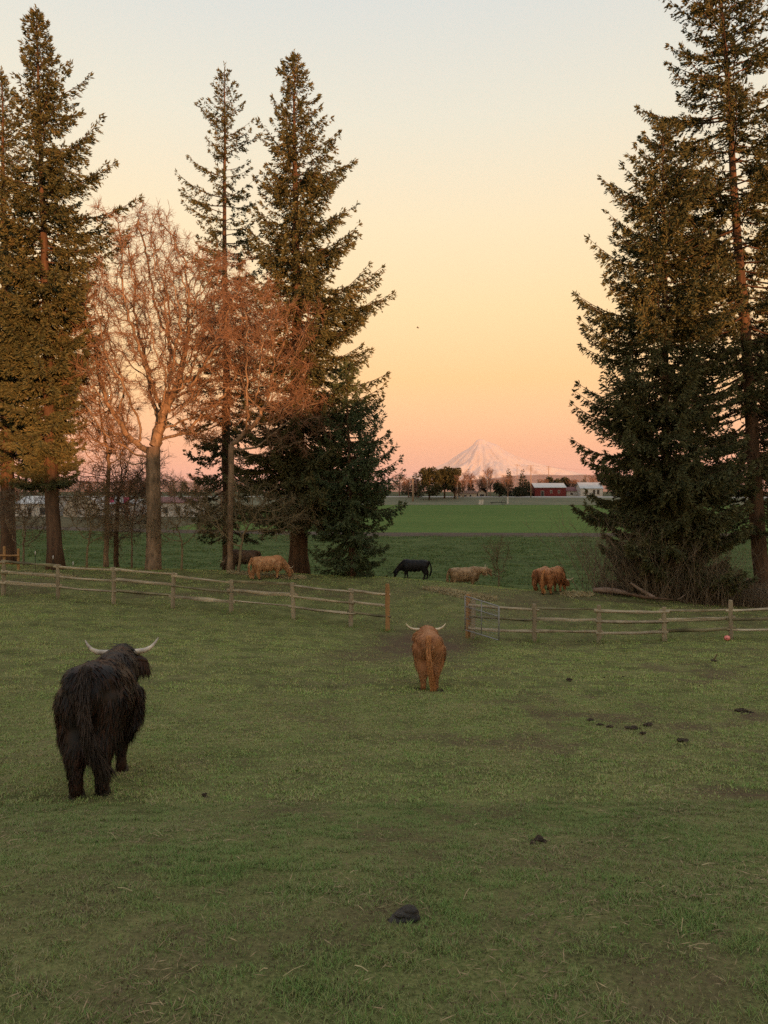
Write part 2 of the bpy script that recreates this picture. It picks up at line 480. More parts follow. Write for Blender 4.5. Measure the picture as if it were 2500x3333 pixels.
# ------------------------------------------------------------------ mountain and hills
def heightfield(name, xs, ys, Z, mat):
    X, Y = np.meshgrid(xs, ys)
    V = np.stack([X, Y, Z], -1).reshape(-1, 3)
    n, m_ = len(xs), len(ys)
    i, j = np.meshgrid(np.arange(n-1), np.arange(m_-1))
    Q = np.stack([j*n+i, j*n+i+1, (j+1)*n+i+1, (j+1)*n+i], -1).reshape(-1, 4)
    return mesh_obj(name, V, Q, mat, None, True)

DM = 40000.0
sil = np.array([(1180, 1585), (1300, 1562), (1370, 1538), (1410, 1524), (1453, 1506), (1478, 1488), (1500, 1473), (1520, 1462), (1539, 1448), (1544, 1441), (1551, 1433), (1560, 1430),
                (1576, 1431), (1588, 1438), (1602, 1442), (1618, 1447), (1630, 1456), (1644, 1467), (1668, 1479), (1696, 1491), (1728, 1502), (1761, 1511), (1800, 1520), (1848, 1531), (1900, 1543), (1990, 1560), (2150, 1590)], float)
sx = (sil[:, 0]-CX)/F*DM; sz = (HY-sil[:, 1])/F*DM
mxs = np.linspace(sx[0], sx[-1], 420)
mys = np.linspace(DM-8000, DM+6000, 260)
X, Y = np.meshgrid(mxs, mys)
top = np.interp(X, sx, sz)
pkx = (1563-CX)/F*DM
dy = (Y-DM)
rad = np.sqrt((X-pkx)**2+dy**2)
# radial cone that keeps the measured outline on its crest line
side = np.where(X < pkx, -1.0, 1.0)
cone = np.interp(pkx+side*rad, sx, sz)
wmix = np.clip(np.abs(X-pkx)/np.maximum(rad, 1), 0, 1)
cone_o = np.interp(pkx-side*rad, sx, sz)
cone = np.where(rad > 1, cone*(.5+.5*wmix)+cone_o*(.5-.5*wmix), top)
th = np.arctan2(dy, X-pkx)
rr_ = np.minimum(rad/900.0, 6)
gul = np.abs(fbm(th*3.2+10+rad*.00016, rad*.00035, 61, 4)-.5)*2
gul2 = np.abs(fbm(X*.0011, Y*.0011, 71, 5)-.5)*2
offc = np.clip(np.abs(dy)/700, 0, 1)
Zm = cone-offc*np.clip(rad/3000, .25, 1)*(640*(1-gul)**1.5+170*gul2)
Zm = np.minimum(Zm, top+400*offc)
Zm = np.where(Zm < -9, -9, Zm)
mt, nt, b = new_mat('snow_rock')
b.inputs['Roughness'].default_value = .85; b.inputs['Specular IOR Level'].default_value = .1
g = nt.nodes.new('ShaderNodeNewGeometry')
sp = nt.nodes.new('ShaderNodeSeparateXYZ'); nt.links.new(g.outputs['Normal'], sp.inputs[0])
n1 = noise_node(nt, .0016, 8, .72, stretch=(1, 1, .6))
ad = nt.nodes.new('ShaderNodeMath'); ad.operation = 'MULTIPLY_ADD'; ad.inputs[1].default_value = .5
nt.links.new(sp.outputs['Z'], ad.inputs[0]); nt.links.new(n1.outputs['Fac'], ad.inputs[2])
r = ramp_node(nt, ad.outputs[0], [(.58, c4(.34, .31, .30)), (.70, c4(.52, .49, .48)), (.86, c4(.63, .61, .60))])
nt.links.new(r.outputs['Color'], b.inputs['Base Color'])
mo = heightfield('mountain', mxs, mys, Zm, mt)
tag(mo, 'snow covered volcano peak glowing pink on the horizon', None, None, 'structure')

hx = np.linspace(-24000, 24000, 400); hyy = np.linspace(24000, 30000, 24)
X, Y = np.meshgrid(hx, hyy)
t = 1-np.abs((Y-27000)/3000)
prof = np.interp(X, [-24000, -3000, 1500, 3200, 4800, 7000, 9000, 12000, 24000], [420, 430, 330, 420, 600, 640, 560, 620, 500])
Zh = prof*np.clip(t*1.3, 0, 1)*(.72+.38*fbm(X*.0007, Y*.0007, 81, 4))-6
M['hills'] = simple_mat('forest_hills', (.13, .12, .125), (.17, .16, .165), .0008, .95, objco=False)  # base colour paled to carry part of the distance haze
ho = heightfield('hills', hx, hyy, Zh, M['hills'])
tag(ho, 'low forested foothills in front of the snowy peak', None, None, 'structure')

# ------------------------------------------------------------------ air
hb = MB().box(-33000, 33000, -1500, 52000, -13.0, 3300)
haze = hb.build('haze', None)
hm = bpy.data.materials.new('haze'); hm.use_nodes = True
hm.node_tree.nodes.clear()
ho_ = hm.node_tree.nodes.new('ShaderNodeOutputMaterial')
pv = hm.node_tree.nodes.new('ShaderNodeVolumePrincipled')
pv.inputs['Color'].default_value = (1.0, .57, .38, 1)
pv.inputs['Density'].default_value = 1.3e-5
hm.node_tree.links.new(pv.outputs[0], ho_.inputs['Volume'])
haze.data.materials.append(hm)
tag(haze, 'thin pinkish evening haze', None, None, 'stuff')
# ------------------------------------------------------------------ conifers
S = 2500/1659.0      # measuring scale of the enlarged photo -> photo px

def fir(name, top, base, d, prof, rng, mats=('needles', 'bark_fir'), label='', group=None, trunk_r=.5, h0y=None, step=.28,
        dens=1.0, tw=1.0, droop=0.0, sparse=1.0, dfac=.85, inner=.09):
    """top/base: (x, y) in enlarged-photo px; prof rows (y, left, right) in the same px"""
    k = S/F*d
    bx, by = base[0]*S, base[1]*S
    loc = onground(bx, d)
    zb = loc[2]
    def W(x, y): return np.array([(x*S-CX)/F*d, d, (HY-y*S)/F*d])
    tp = W(*top)
    Hh = tp[2]-zb
    axis_top = np.array([tp[0]-loc[0], 0, Hh])
    t = thing(name, loc, label, 'tree', group)
    # trunk
    n = 26
    s = np.linspace(0, 1, n)
    wob = np.stack([np.cumsum(rng.normal(0, .012, n)), np.cumsum(rng.normal(0, .012, n)), np.zeros(n)], 1)
    wob -= s[:, None]*wob[-1]
    zoff = np.linspace(-.5, 0, n)*(s < .1)
    P = s[:, None]*axis_top+wob*Hh*.06
    R = trunk_r*(1-s)**1.0*(.84)+.02+trunk_r*.4*np.exp(-s*Hh/.7)
    P[0, 2] -= .6
    MB().loft(P, R, 14, .16, rng).build('trunk', M[mats[1]], t, True)
    def at(z):
        f = z/Hh
        return np.array([np.interp(f, s, P[:, 0]), np.interp(f, s, P[:, 1]), z])
    pr = np.array([list(r_)+[1.0]*(4-len(r_)) for r_ in prof], float)
    pz = (HY-pr[:, 0]*S)/F*d-zb
    o = np.argsort(pz)
    pz = pz[o]; pl = pr[o, 1]*k; prr = pr[o, 2]*k; pdn = pr[o, 3]
    h0 = max(pz[0], .5)
    z = h0
    bP0, bP1, bR0, bR1 = [], [], [], []
    TW = []   # twigs: pos, dir, len, width
    while z < Hh-.15:
        f = (z-h0)/(Hh-h0)
        nb = int(rng.integers(3, 6)) if f < .93 else 4
        az0 = rng.random()*2*PI
        for q in range(nb):
            if rng.random() > sparse: continue
            az = az0+q*2*PI/nb+rng.normal(0, .35)
            ca, sa = math.cos(az), math.sin(az)
            zl = np.interp(z, pz, pl); zr = np.interp(z, pz, prr)
            zd = (zl+zr)*.5*dfac
            rad = 1/math.sqrt((ca/(zr if ca > 0 else zl))**2+(sa/zd)**2)
            Lb = max(.12, rad*rng.uniform(.66, 1.12) if rng.random() > .12 else rad*rng.uniform(.3, .65))
            a = np.interp(f, [0, .25, .6, .85, 1], [-.42-droop, -.22-droop*.6, .10, .45, .95])+rng.normal(0, .09)
            c = np.interp(f, [0, .4, 1], [.28, .24, .12])
            npt = max(4, int(Lb/.35)+2)
            ss = np.linspace(0, 1, npt)
            bend = rng.normal(0, .12)*Lb
            o0 = at(z)
            pts = np.stack([o0[0]+ca*Lb*ss-sa*bend*ss**2, o0[1]+sa*Lb*ss+ca*bend*ss**2,
                            o0[2]+Lb*(a*ss-.16*np.sin(ss*PI)*(1-f)+c*ss**2.5)], 1)
            br = min(.085, .012+Lb*.011)
            bP0.append(pts[:-1]); bP1.append(pts[1:])
            rr = br*(1-ss*.85)
            bR0.append(rr[:-1]); bR1.append(rr[1:])
            # side sprays
            s0 = inner if f < .8 else .06
            nj = max(4, int(Lb*(1-s0)/.068*dens*np.interp(z, pz, pdn)))
            sj = s0+(1-s0)*np.sort(rng.random(nj))**.85
            pj = np.stack([np.interp(sj, ss, pts[:, i]) for i in range(3)], 1)
            bd = np.array([ca, sa, 0.0]); sd = np.array([-sa, ca, 0.0])
            sg = np.where(rng.random(nj) < .5, -1, 1)
            lj = np.clip(Lb*.34*(1.12-sj), .16, 1.25)*rng.uniform(.55, 1.15, nj)
            dj = nrm(bd*rng.uniform(.45, 1.0, nj)[:, None]+sd*(sg*rng.uniform(.35, 1.0, nj))[:, None]
                     + np.array([0, 0, 1.0])*(rng.normal(-.12-droop*.5, .22, nj))[:, None])
            nt_ = np.maximum(3, (lj/.048).astype(int))
            idx = np.repeat(np.arange(nj), nt_)
            u = rng.random(len(idx))
            pos = pj[idx]+dj[idx]*(lj[idx]*u)[:, None]
            pos[:, 2] -= (.22+droop*.4)*lj[idx]*u**2
            td = nrm(dj[idx]*.9+rng.normal(0, .36, (len(idx), 3))+np.array([0, 0, -.10-droop*.5+.28*f]))
            tl = rng.uniform(.13, .27, len(idx))*tw
            TW.append(np.concatenate([pos, td, tl[:, None]], 1))
            # tip
            mtip = 10
            td = nrm(bd*.8+np.array([0, 0, .45])+rng.normal(0, .35, (mtip, 3)))
            TW.append(np.concatenate([pts[-1]+rng.normal(0, .05, (mtip, 3)), td, rng.uniform(.16, .30, (mtip, 1))*tw], 1))
        z += step*rng.uniform(.65, 1.3)*np.interp(f, [0, .35, .55, .8, 1], [.95, 1, 1.15, 1.1, .8])
    # leader
    lead = np.array([[0, 0, .0]]*10)+at(Hh-.4)
    TW.append(np.concatenate([lead+np.linspace(0, .7, 10)[:, None]*np.array([0, 0, 1.0]), nrm(rng.normal(0, .4, (10, 3))+np.array([0, 0, 1.1])), np.full((10, 1), .26*tw)], 1))
    V, Q = tubes(np.concatenate(bP0), np.concatenate(bP1), np.concatenate(bR0), np.concatenate(bR1), 4)
    mesh_obj('limbs', V, Q, M[mats[1]], t, True)
    T = np.concatenate(TW)
    needle_mesh('crown', T, rng, M[mats[0]], t, .34)
    return t

def needle_mesh(name, T, rng, mat, parent, wf):
    p, dr, ln = T[:, :3], T[:, 3:6], T[:, 6]
    m = len(T)
    rv = rng.normal(0, 1, (m, 3)); sdv = nrm(np.cross(dr, rv)); nv = np.cross(sdv, dr)
    w = ln*wf*rng.uniform(.7, 1.3, m)
    v0 = p; v2 = p+dr*ln[:, None]
    mid = p+dr*(ln*.45)[:, None]+nv*(w*.35)[:, None]
    v1 = mid+sdv*(w*.5)[:, None]; v3 = mid-sdv*(w*.5)[:, None]
    V = np.stack([v0, v1, v2, v3], 1).reshape(-1, 3)
    Q = np.arange(m*4).reshape(-1, 4)
    return mesh_obj(name, V, Q, mat, parent)

R_ = lambda s: np.random.default_rng(s)
NEAR = 'tall firs at the edge of the pasture'
fir('fir_tree', (2, 158), (17, 1196), 46, [(158, 4, 4), (250, 35, 32), (400, 70, 58), (600, 110, 95), (800, 130, 130, 1.5), (950, 120, 115, 1.5), (1010, 90, 80), (1040, 40, 40)], R_(1),
    label='fir cut by the left edge of the photo, trunk behind the orange end posts', group=NEAR, trunk_r=.52)
fir('fir_tree', (78, 26), (119, 1222), 39, [(26, 3, 3), (60, 16, 18), (110, 34, 40), (130, 38, 48), (160, 30, 62), (200, 46, 85), (245, 60, 118), (300, 66, 112), (330, 60, 128), (390, 95, 172), (440, 100, 200), (500, 110, 215),
    (560, 130, 150, 1.2), (640, 140, 130, 1.8), (720, 145, 110, 2.0), (800, 150, 90, 2.2), (880, 150, 78, 2.2), (950, 130, 60, 2.2), (1010, 95, 50, 2), (1045, 60, 40, 1.6)], R_(2),
    label='tallest fir on the left with bare dark trunk and long branches reaching right', group=NEAR, trunk_r=.42, dens=1.25)
fir('fir_tree', (485, 146), (493, 1180), 52, [(146, 3, 3), (190, 22, 22), (235, 24, 38), (262, 60, 52), (300, 30, 62), (345, 42, 70), (390, 100, 62), (430, 108, 90), (480, 84, 80), (530, 70, 90), (600, 85, 95),
    (750, 100, 110), (900, 120, 120), (1000, 105, 120), (1090, 95, 110), (1150, 60, 90)], R_(3),
    label='slim gappy fir with thin pointed top behind the round bare tree', group=NEAR, trunk_r=.42, sparse=.75, step=.40, inner=.16)
fir('fir_tree', (634, 124), (646, 1240), 43, [(124, 3, 3), (165, 26, 22), (200, 34, 40), (255, 44, 62), (310, 62, 90), (330, 72, 105), (400, 95, 135), (460, 85, 132), (520, 100, 160), (560, 120, 150), (640, 110, 190), (700, 105, 190), (740, 100, 168),
    (800, 110, 185), (850, 125, 195), (900, 140, 205, 1.3), (960, 150, 190, 1.6), (1010, 150, 195, 1.8), (1060, 140, 170, 1.8), (1110, 90, 120, 1.6)], R_(4),
    label='large full fir with thick trunk beside the grazing ginger cow', group=NEAR, trunk_r=.64, dens=1.2, droop=.16)
fir('fir_tree', (748, 790), (762, 1246), 41, [(790, 6, 8), (850, 40, 40), (900, 60, 62), (960, 70, 105), (1010, 85, 128), (1060, 95, 118), (1110, 95, 112), (1160, 80, 98), (1210, 65, 80), (1240, 55, 50)], R_(5), ('needles_young', 'bark_fir'), tw=.9,
    label='short drooping young fir whose branches sweep down to the grass', group=NEAR, trunk_r=.2, dens=1.6, droop=.35, step=.24)
fir('fir_tree', (1536, -230), (1650, 1322), 39.5, [(-230, 4, 4), (-100, 62, 65), (0, 88, 105), (60, 112, 120), (100, 130, 130), (170, 150, 140), (250, 190, 155), (320, 205, 165), (400, 220, 170), (460, 240, 175), (600, 220, 180), (700, 205, 180), (800, 190, 170),
    (950, 170, 160), (1080, 150, 140), (1150, 90, 90)], R_(6),
    label='biggest fir on the right, its leaning trunk lit orange up high', group=NEAR, trunk_r=.47, dens=1.2, sparse=.88, step=.33, inner=.24)
fir('fir_tree', (1432, 268), (1436, 1285), 37.4, [(268, 4, 4), (330, 41, 44), (400, 74, 78), (450, 115, 100), (500, 121, 112), (560, 156, 123), (620, 154, 134), (690, 215, 140), (740, 181, 145), (790, 203, 145), (850, 231, 156), (900, 192, 156), (960, 181, 168, 1.3), (1000, 200, 179, 1.8),
    (1060, 181, 184, 2.2), (1110, 154, 184, 2.4), (1160, 137, 179, 2.4), (1200, 104, 156, 2)], R_(7),
    label='dense dark fir on the right hiding its own trunk, above the brown thicket', group=NEAR, trunk_r=.30, dens=1.5, droop=.16)
fir('fir_tree', (1712, 60), (1716, 1330), 43, [(60, 4, 4), (300, 70, 60), (500, 110, 80), (700, 130, 100), (900, 120, 100), (1050, 90, 80), (1120, 50, 60)], R_(8),
    label='fir beyond the right edge of the photo with only its branches showing', group=NEAR, trunk_r=.4, sparse=.8)

# ------------------------------------------------------------------ bare broadleaf trees (space colonisation)
def colonize(rng, start, att, step, infl, kill, iters=140, trop=(0, 0, .1), jit=.16):
    nodes = [np.array(p, float) for p in start]; par = [-1]+list(range(len(start)-1))
    att = att.copy()
    near = np.full(len(att), -1); dist = np.full(len(att), 1e9)
    new = list(range(len(nodes)))
    trop = np.array(trop)
    for it in range(iters):
        if not len(att) or not new: break
        NP = np.array([nodes[i] for i in new])
        D = np.linalg.norm(att[:, None]-NP[None], axis=2)
        j = D.argmin(1); dm = D[np.arange(len(att)), j]
        upd = dm < dist
        dist[upd] = dm[upd]; near[upd] = np.array(new)[j[upd]]
        keep = dist > kill
        att = att[keep]; near = near[keep]; dist = dist[keep]
        act = dist < infl
        new = []
        if not act.any(): break
        ids = np.unique(near[act])
        for i in ids:
            v = nrm(att[(near == i) & act]-nodes[i]).sum(0)
            v = v/(np.linalg.norm(v)+1e-9)+trop+rng.normal(0, jit, 3)
            v /= np.linalg.norm(v)+1e-9
            nodes.append(nodes[i]+v*step); par.append(int(i)); new.append(len(nodes)-1)
        if len(nodes) > 9000: break
    return np.array(nodes), np.array(par)

def bare_tree(name, base, d, fork, crown, rng, label, group=None, trunk_r=.36, natt=1500, step=.32, kill=.5, infl=4.0, twigs=5, mats=('bark_maple', 'twig_maple'),
              trop=(0, 0, .12), tipr=.011, tl=.55, top_path=None, cat='tree', shell=.5, sides=5, wander=.03):
    """base/fork in enlarged-photo px; crown: list of ellipsoids (x, y, rx, ry, depth-radius m) in px"""
    k = S/F*d
    loc = onground(base[0]*S, d)
    def W(x, y): return np.array([(x*S-CX)/F*d-loc[0], 0, (HY-y*S)/F*d-loc[2]])
    t = thing(name, loc, label, cat, group)
    f = W(*fork)
    att = []
    vol = np.array([c[2]*c[3] for c in crown], float); vol /= vol.sum()
    for c, v in zip(crown, vol):
        n = int(natt*v)
        p = nrm(rng.normal(0, 1, (n, 3)))*(rng.random((n, 1))**shell)
        cc = nrm(rng.normal(0, 1, (34, 3)))*(rng.random((34, 1))**.45)*1.04       # lumpy outline: boughs and gaps
        nc = int(n*.72)
        p[:nc] = cc[rng.integers(0, 34, nc)]+rng.normal(0, .13, (nc, 3))
        att.append(W(c[0], c[1])+p*np.array([c[2]*k, c[4], c[3]*k]))
    att = np.concatenate(att)
    ns = max(3, int(np.linalg.norm(f)/step))
    st = np.linspace(0, 1, ns)[:, None]*f
    st[1:, :2] += np.cumsum(rng.normal(0, wander*.5, (ns-1, 2)), 0)
    st[0, 2] = -.3
    N, par = colonize(rng, st, att, step, infl, kill, trop=trop)
    n = len(N)
    kids = np.zeros(n); leafc = np.zeros(n)
    for i in range(1, n): kids[par[i]] += 1
    leafc[kids == 0] = 1
    for i in range(n-1, 0, -1): leafc[par[i]] += leafc[i]
    e = math.log(max(leafc[0], 2))/math.log(trunk_r/tipr)
    r = tipr*np.maximum(leafc, 1)**(1/e)
    # straight growth smoothing, then crooked wander
    N2 = N.copy()
    N2[ns:] += rng.normal(0, step*.10, (n-ns, 3))
    i = np.arange(1, n)
    i = i[i >= ns]
    V, Q = tubes(N2[par[i]], N2[i]+nrm(N2[i]-N2[par[i]])*r[i][:, None]*.5, np.minimum(r[par[i]], r[i]*1.35), r[i], sides)
    tr_r = r[:ns]*(1+.30*np.exp(-np.linspace(0, np.linalg.norm(f), ns)/.5))
    MB().loft(N2[:ns], tr_r, 12, .14, rng).build('trunk', M[mats[0]], t, True)
    mesh_obj('limbs', V, Q, M[mats[0]], t, True)
    # twigs
    tips = np.where(leafc <= 4)[0]; tips = tips[tips >= ns]
    src = np.repeat(tips, twigs)
    bd = nrm(N2[src]-N2[par[src]])
    d0 = nrm(bd+rng.normal(0, .75, (len(src), 3)))
    l = rng.uniform(.35, 1.0, len(src))*tl
    p0 = N2[src]-bd*(rng.random(len(src))*step)[:, None]
    p1 = p0+d0*(l*.5)[:, None]
    d1 = nrm(d0+rng.normal(0, .4, (len(src), 3))+np.array([0, 0, .12]))
    p2 = p1+d1*(l*.5)[:, None]
    d2 = nrm(d0+rng.normal(0, .8, (len(src), 3)))
    p3 = p1+d2*(l*.45)[:, None]
    w = tipr*.85
    P0 = np.concatenate([p0, p1, p1]); P1 = np.concatenate([p1, p2, p3])
    R0 = np.full(len(P0), w*.75); R0[:len(src)] = w; R1 = np.full(len(P0), w*.45); R1[:len(src)] = w*.75
    V, Q = tubes(P0, P1, R0, R1, 3)
    mesh_obj('twigs', V, Q, M[mats[1]], t, True)
    return t

bare_tree('bare_tree', (332, 1232), 40.5, (332, 965), [(325, 680, 145, 220, 3.6), (212, 780, 95, 165, 2.8), (445, 735, 125, 185, 3.2), (335, 555, 75, 95, 2.2), (230, 910, 75, 85, 2.4), (425, 890, 80, 80, 2.4)], R_(21),
          'tall bare deciduous tree glowing orange with forked pale trunk', 'bare trees among the firs', .37, 3300, .28, .37, twigs=6, wander=.008, tl=.75, tipr=.0135, trop=(0, 0, .02))
bare_tree('bare_tree', (497, 1225), 40.2, (500, 960), [(560, 775, 125, 165, 3.6), (625, 885, 80, 90, 2.8), (500, 700, 80, 100, 2.4)], R_(22),
          'round twiggy bare tree in front of the slim fir', 'bare trees among the firs', .15, 1900, .28, .40, twigs=5, trop=(0, 0, .02), tl=.9, tipr=.0125, wander=.01)
bare_tree('bare_tree', (228, 1225), 41.5, (234, 1000), [(210, 900, 80, 120, 1.8), (205, 1060, 95, 75, 1.8), (215, 800, 65, 90, 1.6), (270, 1090, 70, 60, 1.6)], R_(23),
          'small crooked bare tree between the tall fir and the forked tree', 'bare trees among the firs', .13, 1200, .23, .34, twigs=4, tl=.8, tipr=.010)
bare_tree('bare_tree', (252, 1226), 44, (258, 1080), [(262, 1110, 80, 80, 1.6), (285, 1010, 95, 75, 1.6)], R_(24),
          'dark thin bare tree just right of the small crooked one', 'bare trees among the firs', .14, 800, .23, .34, twigs=4, mats=('bark_fir', 'twig_brush'), tl=.7, tipr=.010)
bare_tree('shrub', (515, 1226), 39.6, (520, 1190), [(610, 1115, 85, 50, 1.6), (480, 1115, 75, 70, 1.4), (545, 1080, 90, 60, 1.4)], R_(25),
          'arching pale bare shrub above the dark brown grazing cow', None, .07, 650, .22, .36, twigs=3, mats=('twig_pale', 'twig_pale'), trop=(0, 0, 0), tl=.8, tipr=.011, cat='shrub')
bare_tree('sapling', (1078, 1285), 46, (1078, 1240), [(1075, 1205, 36, 48, .7)], R_(26),
          'thin bare sapling standing between the dun cow and the ginger pair', None, .05, 160, .2, .3, twigs=4, mats=('twig_pale', 'twig_pale'), tl=.6, tipr=.009, trop=(0, 0, .3), cat='sapling')

bare_tree('shrub', (188, 1224), 40.0, (188, 1180), [(180, 1095, 70, 60, 1.4), (225, 1130, 60, 50, 1.2)], R_(27),
          'low pale bare shrub right of the tall fir trunk', None, .05, 420, .22, .36, twigs=4, mats=('twig_pale', 'twig_pale'), trop=(0, 0, .05), tl=.8, tipr=.010, cat='shrub')
bare_tree('shrub', (392, 1230), 40.2, (392, 1185), [(395, 1100, 60, 65, 1.4), (355, 1130, 50, 45, 1.2)], R_(28),
          'low pale bare shrub just right of the forked tree trunk', None, .05, 420, .22, .36, twigs=4, mats=('twig_pale', 'twig_pale'), trop=(0, 0, .05), tl=.8, tipr=.010, cat='shrub')

bare_tree('shrub', (52, 1212), 40.5, (52, 1170), [(45, 1105, 55, 60, 1.4), (80, 1130, 40, 45, 1.2)], R_(29),
          'dark twiggy bare shrub between the two leftmost fir trunks', None, .05, 420, .22, .36, twigs=4, mats=('twig_brush', 'twig_brush'), trop=(0, 0, .05), tl=.8, tipr=.011, cat='shrub')
bare_tree('shrub', (285, 1228), 42.5, (285, 1180), [(285, 1095, 60, 75, 1.4), (300, 1040, 60, 50, 1.4)], R_(30),
          'dark twiggy bare shrub left of the forked tree trunk', None, .05, 460, .22, .36, twigs=5, mats=('twig_brush', 'twig_brush'), trop=(0, 0, .05), tl=.8, tipr=.011, cat='shrub')
# ------------------------------------------------------------------ thicket on the right
def brush(name, x, d, n, h, spread, rng, label, group, mat='twig_brush', lean=.22, cat='shrub', rad=.014):
    loc = onground(x*S, d)
    t = thing(name, loc, label, cat, group)
    mb_P0, mb_P1, r0, r1 = [], [], [], []
    for i in range(n):
        b = rng.normal(0, spread, 2)
        hh = h*rng.uniform(.45, 1.1)
        dirv = np.array([b[0]*.35/spread*lean*2+rng.normal(0, lean), rng.normal(0, lean), 1.0])
        m = 7
        s = np.linspace(0, 1, m)
        P = np.stack([b[0]+dirv[0]*hh*s+rng.normal(0, .02, m)+dirv[0]*.4*hh*s**2, b[1]+dirv[1]*hh*s+rng.normal(0, .02, m), -.3+s*hh*(1-.12*s)], 1)
        r = rad*rng.uniform(.5, 1.3)*(1-.75*s)
        mb_P0.append(P[:-1]); mb_P1.append(P[1:]); r0.append(r[:-1]); r1.append(r[1:])
        for q in range(int(rng.integers(5, 11))):
            k = rng.uniform(.25, .98)
            p = np.array([np.interp(k, s, P[:, c]) for c in range(3)])
            dv = nrm(np.array([rng.normal(0, .6), rng.normal(0, .6), .8])); l = rng.uniform(.2, .7)*h*.22
            e = p+dv*l; e2 = e+nrm(dv+rng.normal(0, .3, 3)+np.array([0, 0, .1]))*l*.8
            mb_P0 += [p[None], e[None]]; mb_P1 += [e[None], e2[None]]
            r0 += [np.array([rad*.4]), np.array([rad*.3])]; r1 += [np.array([rad*.3]), np.array([rad*.18])]
    V, Q = tubes(np.concatenate(mb_P0), np.concatenate(mb_P1), np.concatenate(r0), np.concatenate(r1), 3)
    o = mesh_obj('stems', V, Q, M[mat], t, True)
    return t

G = 'bare bushes making up the brown thicket'
rng = R_(31)
for x, d, n, h, lab in [
    (1300, 36.9, 40, 4.3, 'bare bush at the left end of the thicket, beside the ginger pair'),
    (1345, 36.9, 55, 4.4, 'bare bush rising behind the long pale log'),
    (1392, 36.6, 70, 4.2, 'bare bush behind the leaning broken branch'),
    (1440, 36.5, 85, 4.3, 'tall bare bush in the middle of the thicket under the dense fir'),
    (1485, 36.4, 85, 4.2, 'densest bare bush in the thicket, right of its middle'),
    (1530, 36.3, 75, 3.7, 'lower bare bush toward the right end of the thicket')]:
    brush('bare_bush', x, d, n, h, .62, rng, lab, G, rad=.017)
# low brambles along the ridge behind the logs
def brambles():
    rng = R_(33); P0, P1, r0, r1 = [], [], [], []
    for i in range(2200):
        x = rng.uniform(1290, 1660); d = rng.uniform(36.3, 38.8)
        p = onground(x*S, d)
        h = rng.uniform(.3, 1.0)*np.interp(x, [1290, 1400, 1560, 1660], [.6, 1.2, 1.7, 1.3])*np.interp(d, [36.3, 38.8], [.7, 1.25])
        a = rng.random()*2*PI; dv = np.array([math.cos(a), math.sin(a), 0])*h*rng.uniform(.2, .8)
        m = p+dv*.5+np.array([0, 0, h]); e = p+dv*1.3+np.array([0, 0, h*rng.uniform(.4, 1.1)])
        P0 += [p, m]; P1 += [m, e]; r0 += [.012, .009]; r1 += [.009, .004]
    V, Q = tubes(P0, P1, r0, r1, 3)
    return mesh_obj('brambles', V, Q, M['twig_brush'], None, True)
tag(brambles(), 'low tangle of brown brambles along the foot of the thicket', 'undergrowth', None, 'stuff')

# logs and stump
def W(x, y, d): return px(x, y, d)
rng = R_(35)
def log(name, pts, d, r, label, cat='log', knots=0, mat='log'):
    P = np.array([W(x, y, dd-3.9) for x, y, dd in pts])
    t = thing(name, P.mean(0), label, cat)
    P = P-P.mean(0)
    s = np.linspace(0, 1, 12); u = np.linspace(0, 1, len(P))
    PP = np.stack([np.interp(s, u, P[:, i]) for i in range(3)], 1)
    rr = np.interp(s, np.linspace(0, 1, len(r)), r)
    mb = MB(); mb.loft(PP, rr, 10, .25, rng)
    mb.build('stem', M[mat], t, True)
    for i in range(knots):
        kb = MB()
        a = PP[int(rng.integers(1, 10))]; dv = nrm(rng.normal(0, 1, 3)*np.array([1, .6, .5])+np.array([0, -.5, .6]))
        kb.loft(np.array([a, a+dv*rr[0]*1.3, a+dv*rr[0]*2.0]), [.05, .04, .025], 6, .3, rng)
        kb.build('branch_stub', M[mat], t, True)
    return t
log('fallen_log', [(1932, 1921, 39.5), (1980, 1922, 39.7), (2045, 1931, 40)], 39.5, [.10, .14, .10], 'long pale fallen log lying at the left foot of the thicket', knots=3)
log('broken_branch', [(2052, 1897, 39.5), (2085, 1920, 39.3), (2130, 1946, 39)], 39, [.05, .085, .09], 'broken pale limb leaning up out of the brambles', 'branch', knots=2)
log('fallen_log', [(2040, 1933, 38.6), (2100, 1945, 38.6), (2190, 1952, 38.4)], 38.5, [.07, .09, .04], 'dark rotting log tangled in brambles right of the leaning limb', knots=4, mat='bark_fir')
log('dead_branch', [(2205, 1952, 37.5), (2220, 1943, 37.5), (2232, 1935, 37.5)], 37.5, [.02, .018, .01], 'thin pale stick poking up at the thicket edge', 'branch')
# stump
sx_, sd_ = 1612, 55
loc = onground(sx_*S, sd_)
t = thing('tree_stump', loc, 'dark tree stump on the slope left of the leaning trunk', 'stump')
zt = (HY-1250*S)/F*sd_-loc[2]
P = np.linspace(0, 1, 7)[:, None]*np.array([0, 0, zt])
MB().loft(P, [.62, .52, .46, .44, .45, .47, .40], 12, .4, R_(36)).build('stem', M['bark_fir'], t, True)
MB().loft(np.array([[.3, 0, zt-.3], [.55, 0, zt], [.75, .1, zt+.7]]), [.08, .05, .02], 6, .2, R_(37)).build('shoot', M['bark_fir'], t, True)

# ------------------------------------------------------------------ fences
def rail_path(a, b, rng, n=6, sag=.022):
    s = np.linspace(0, 1, n)[:, None]
    P = a*(1-s)+b*s
    P[:, 2] += -sag*np.sin(s[:, 0]*PI)+rng.normal(0, .006, n)
    P[:, 1] += rng.normal(0, .008, n)
    return P

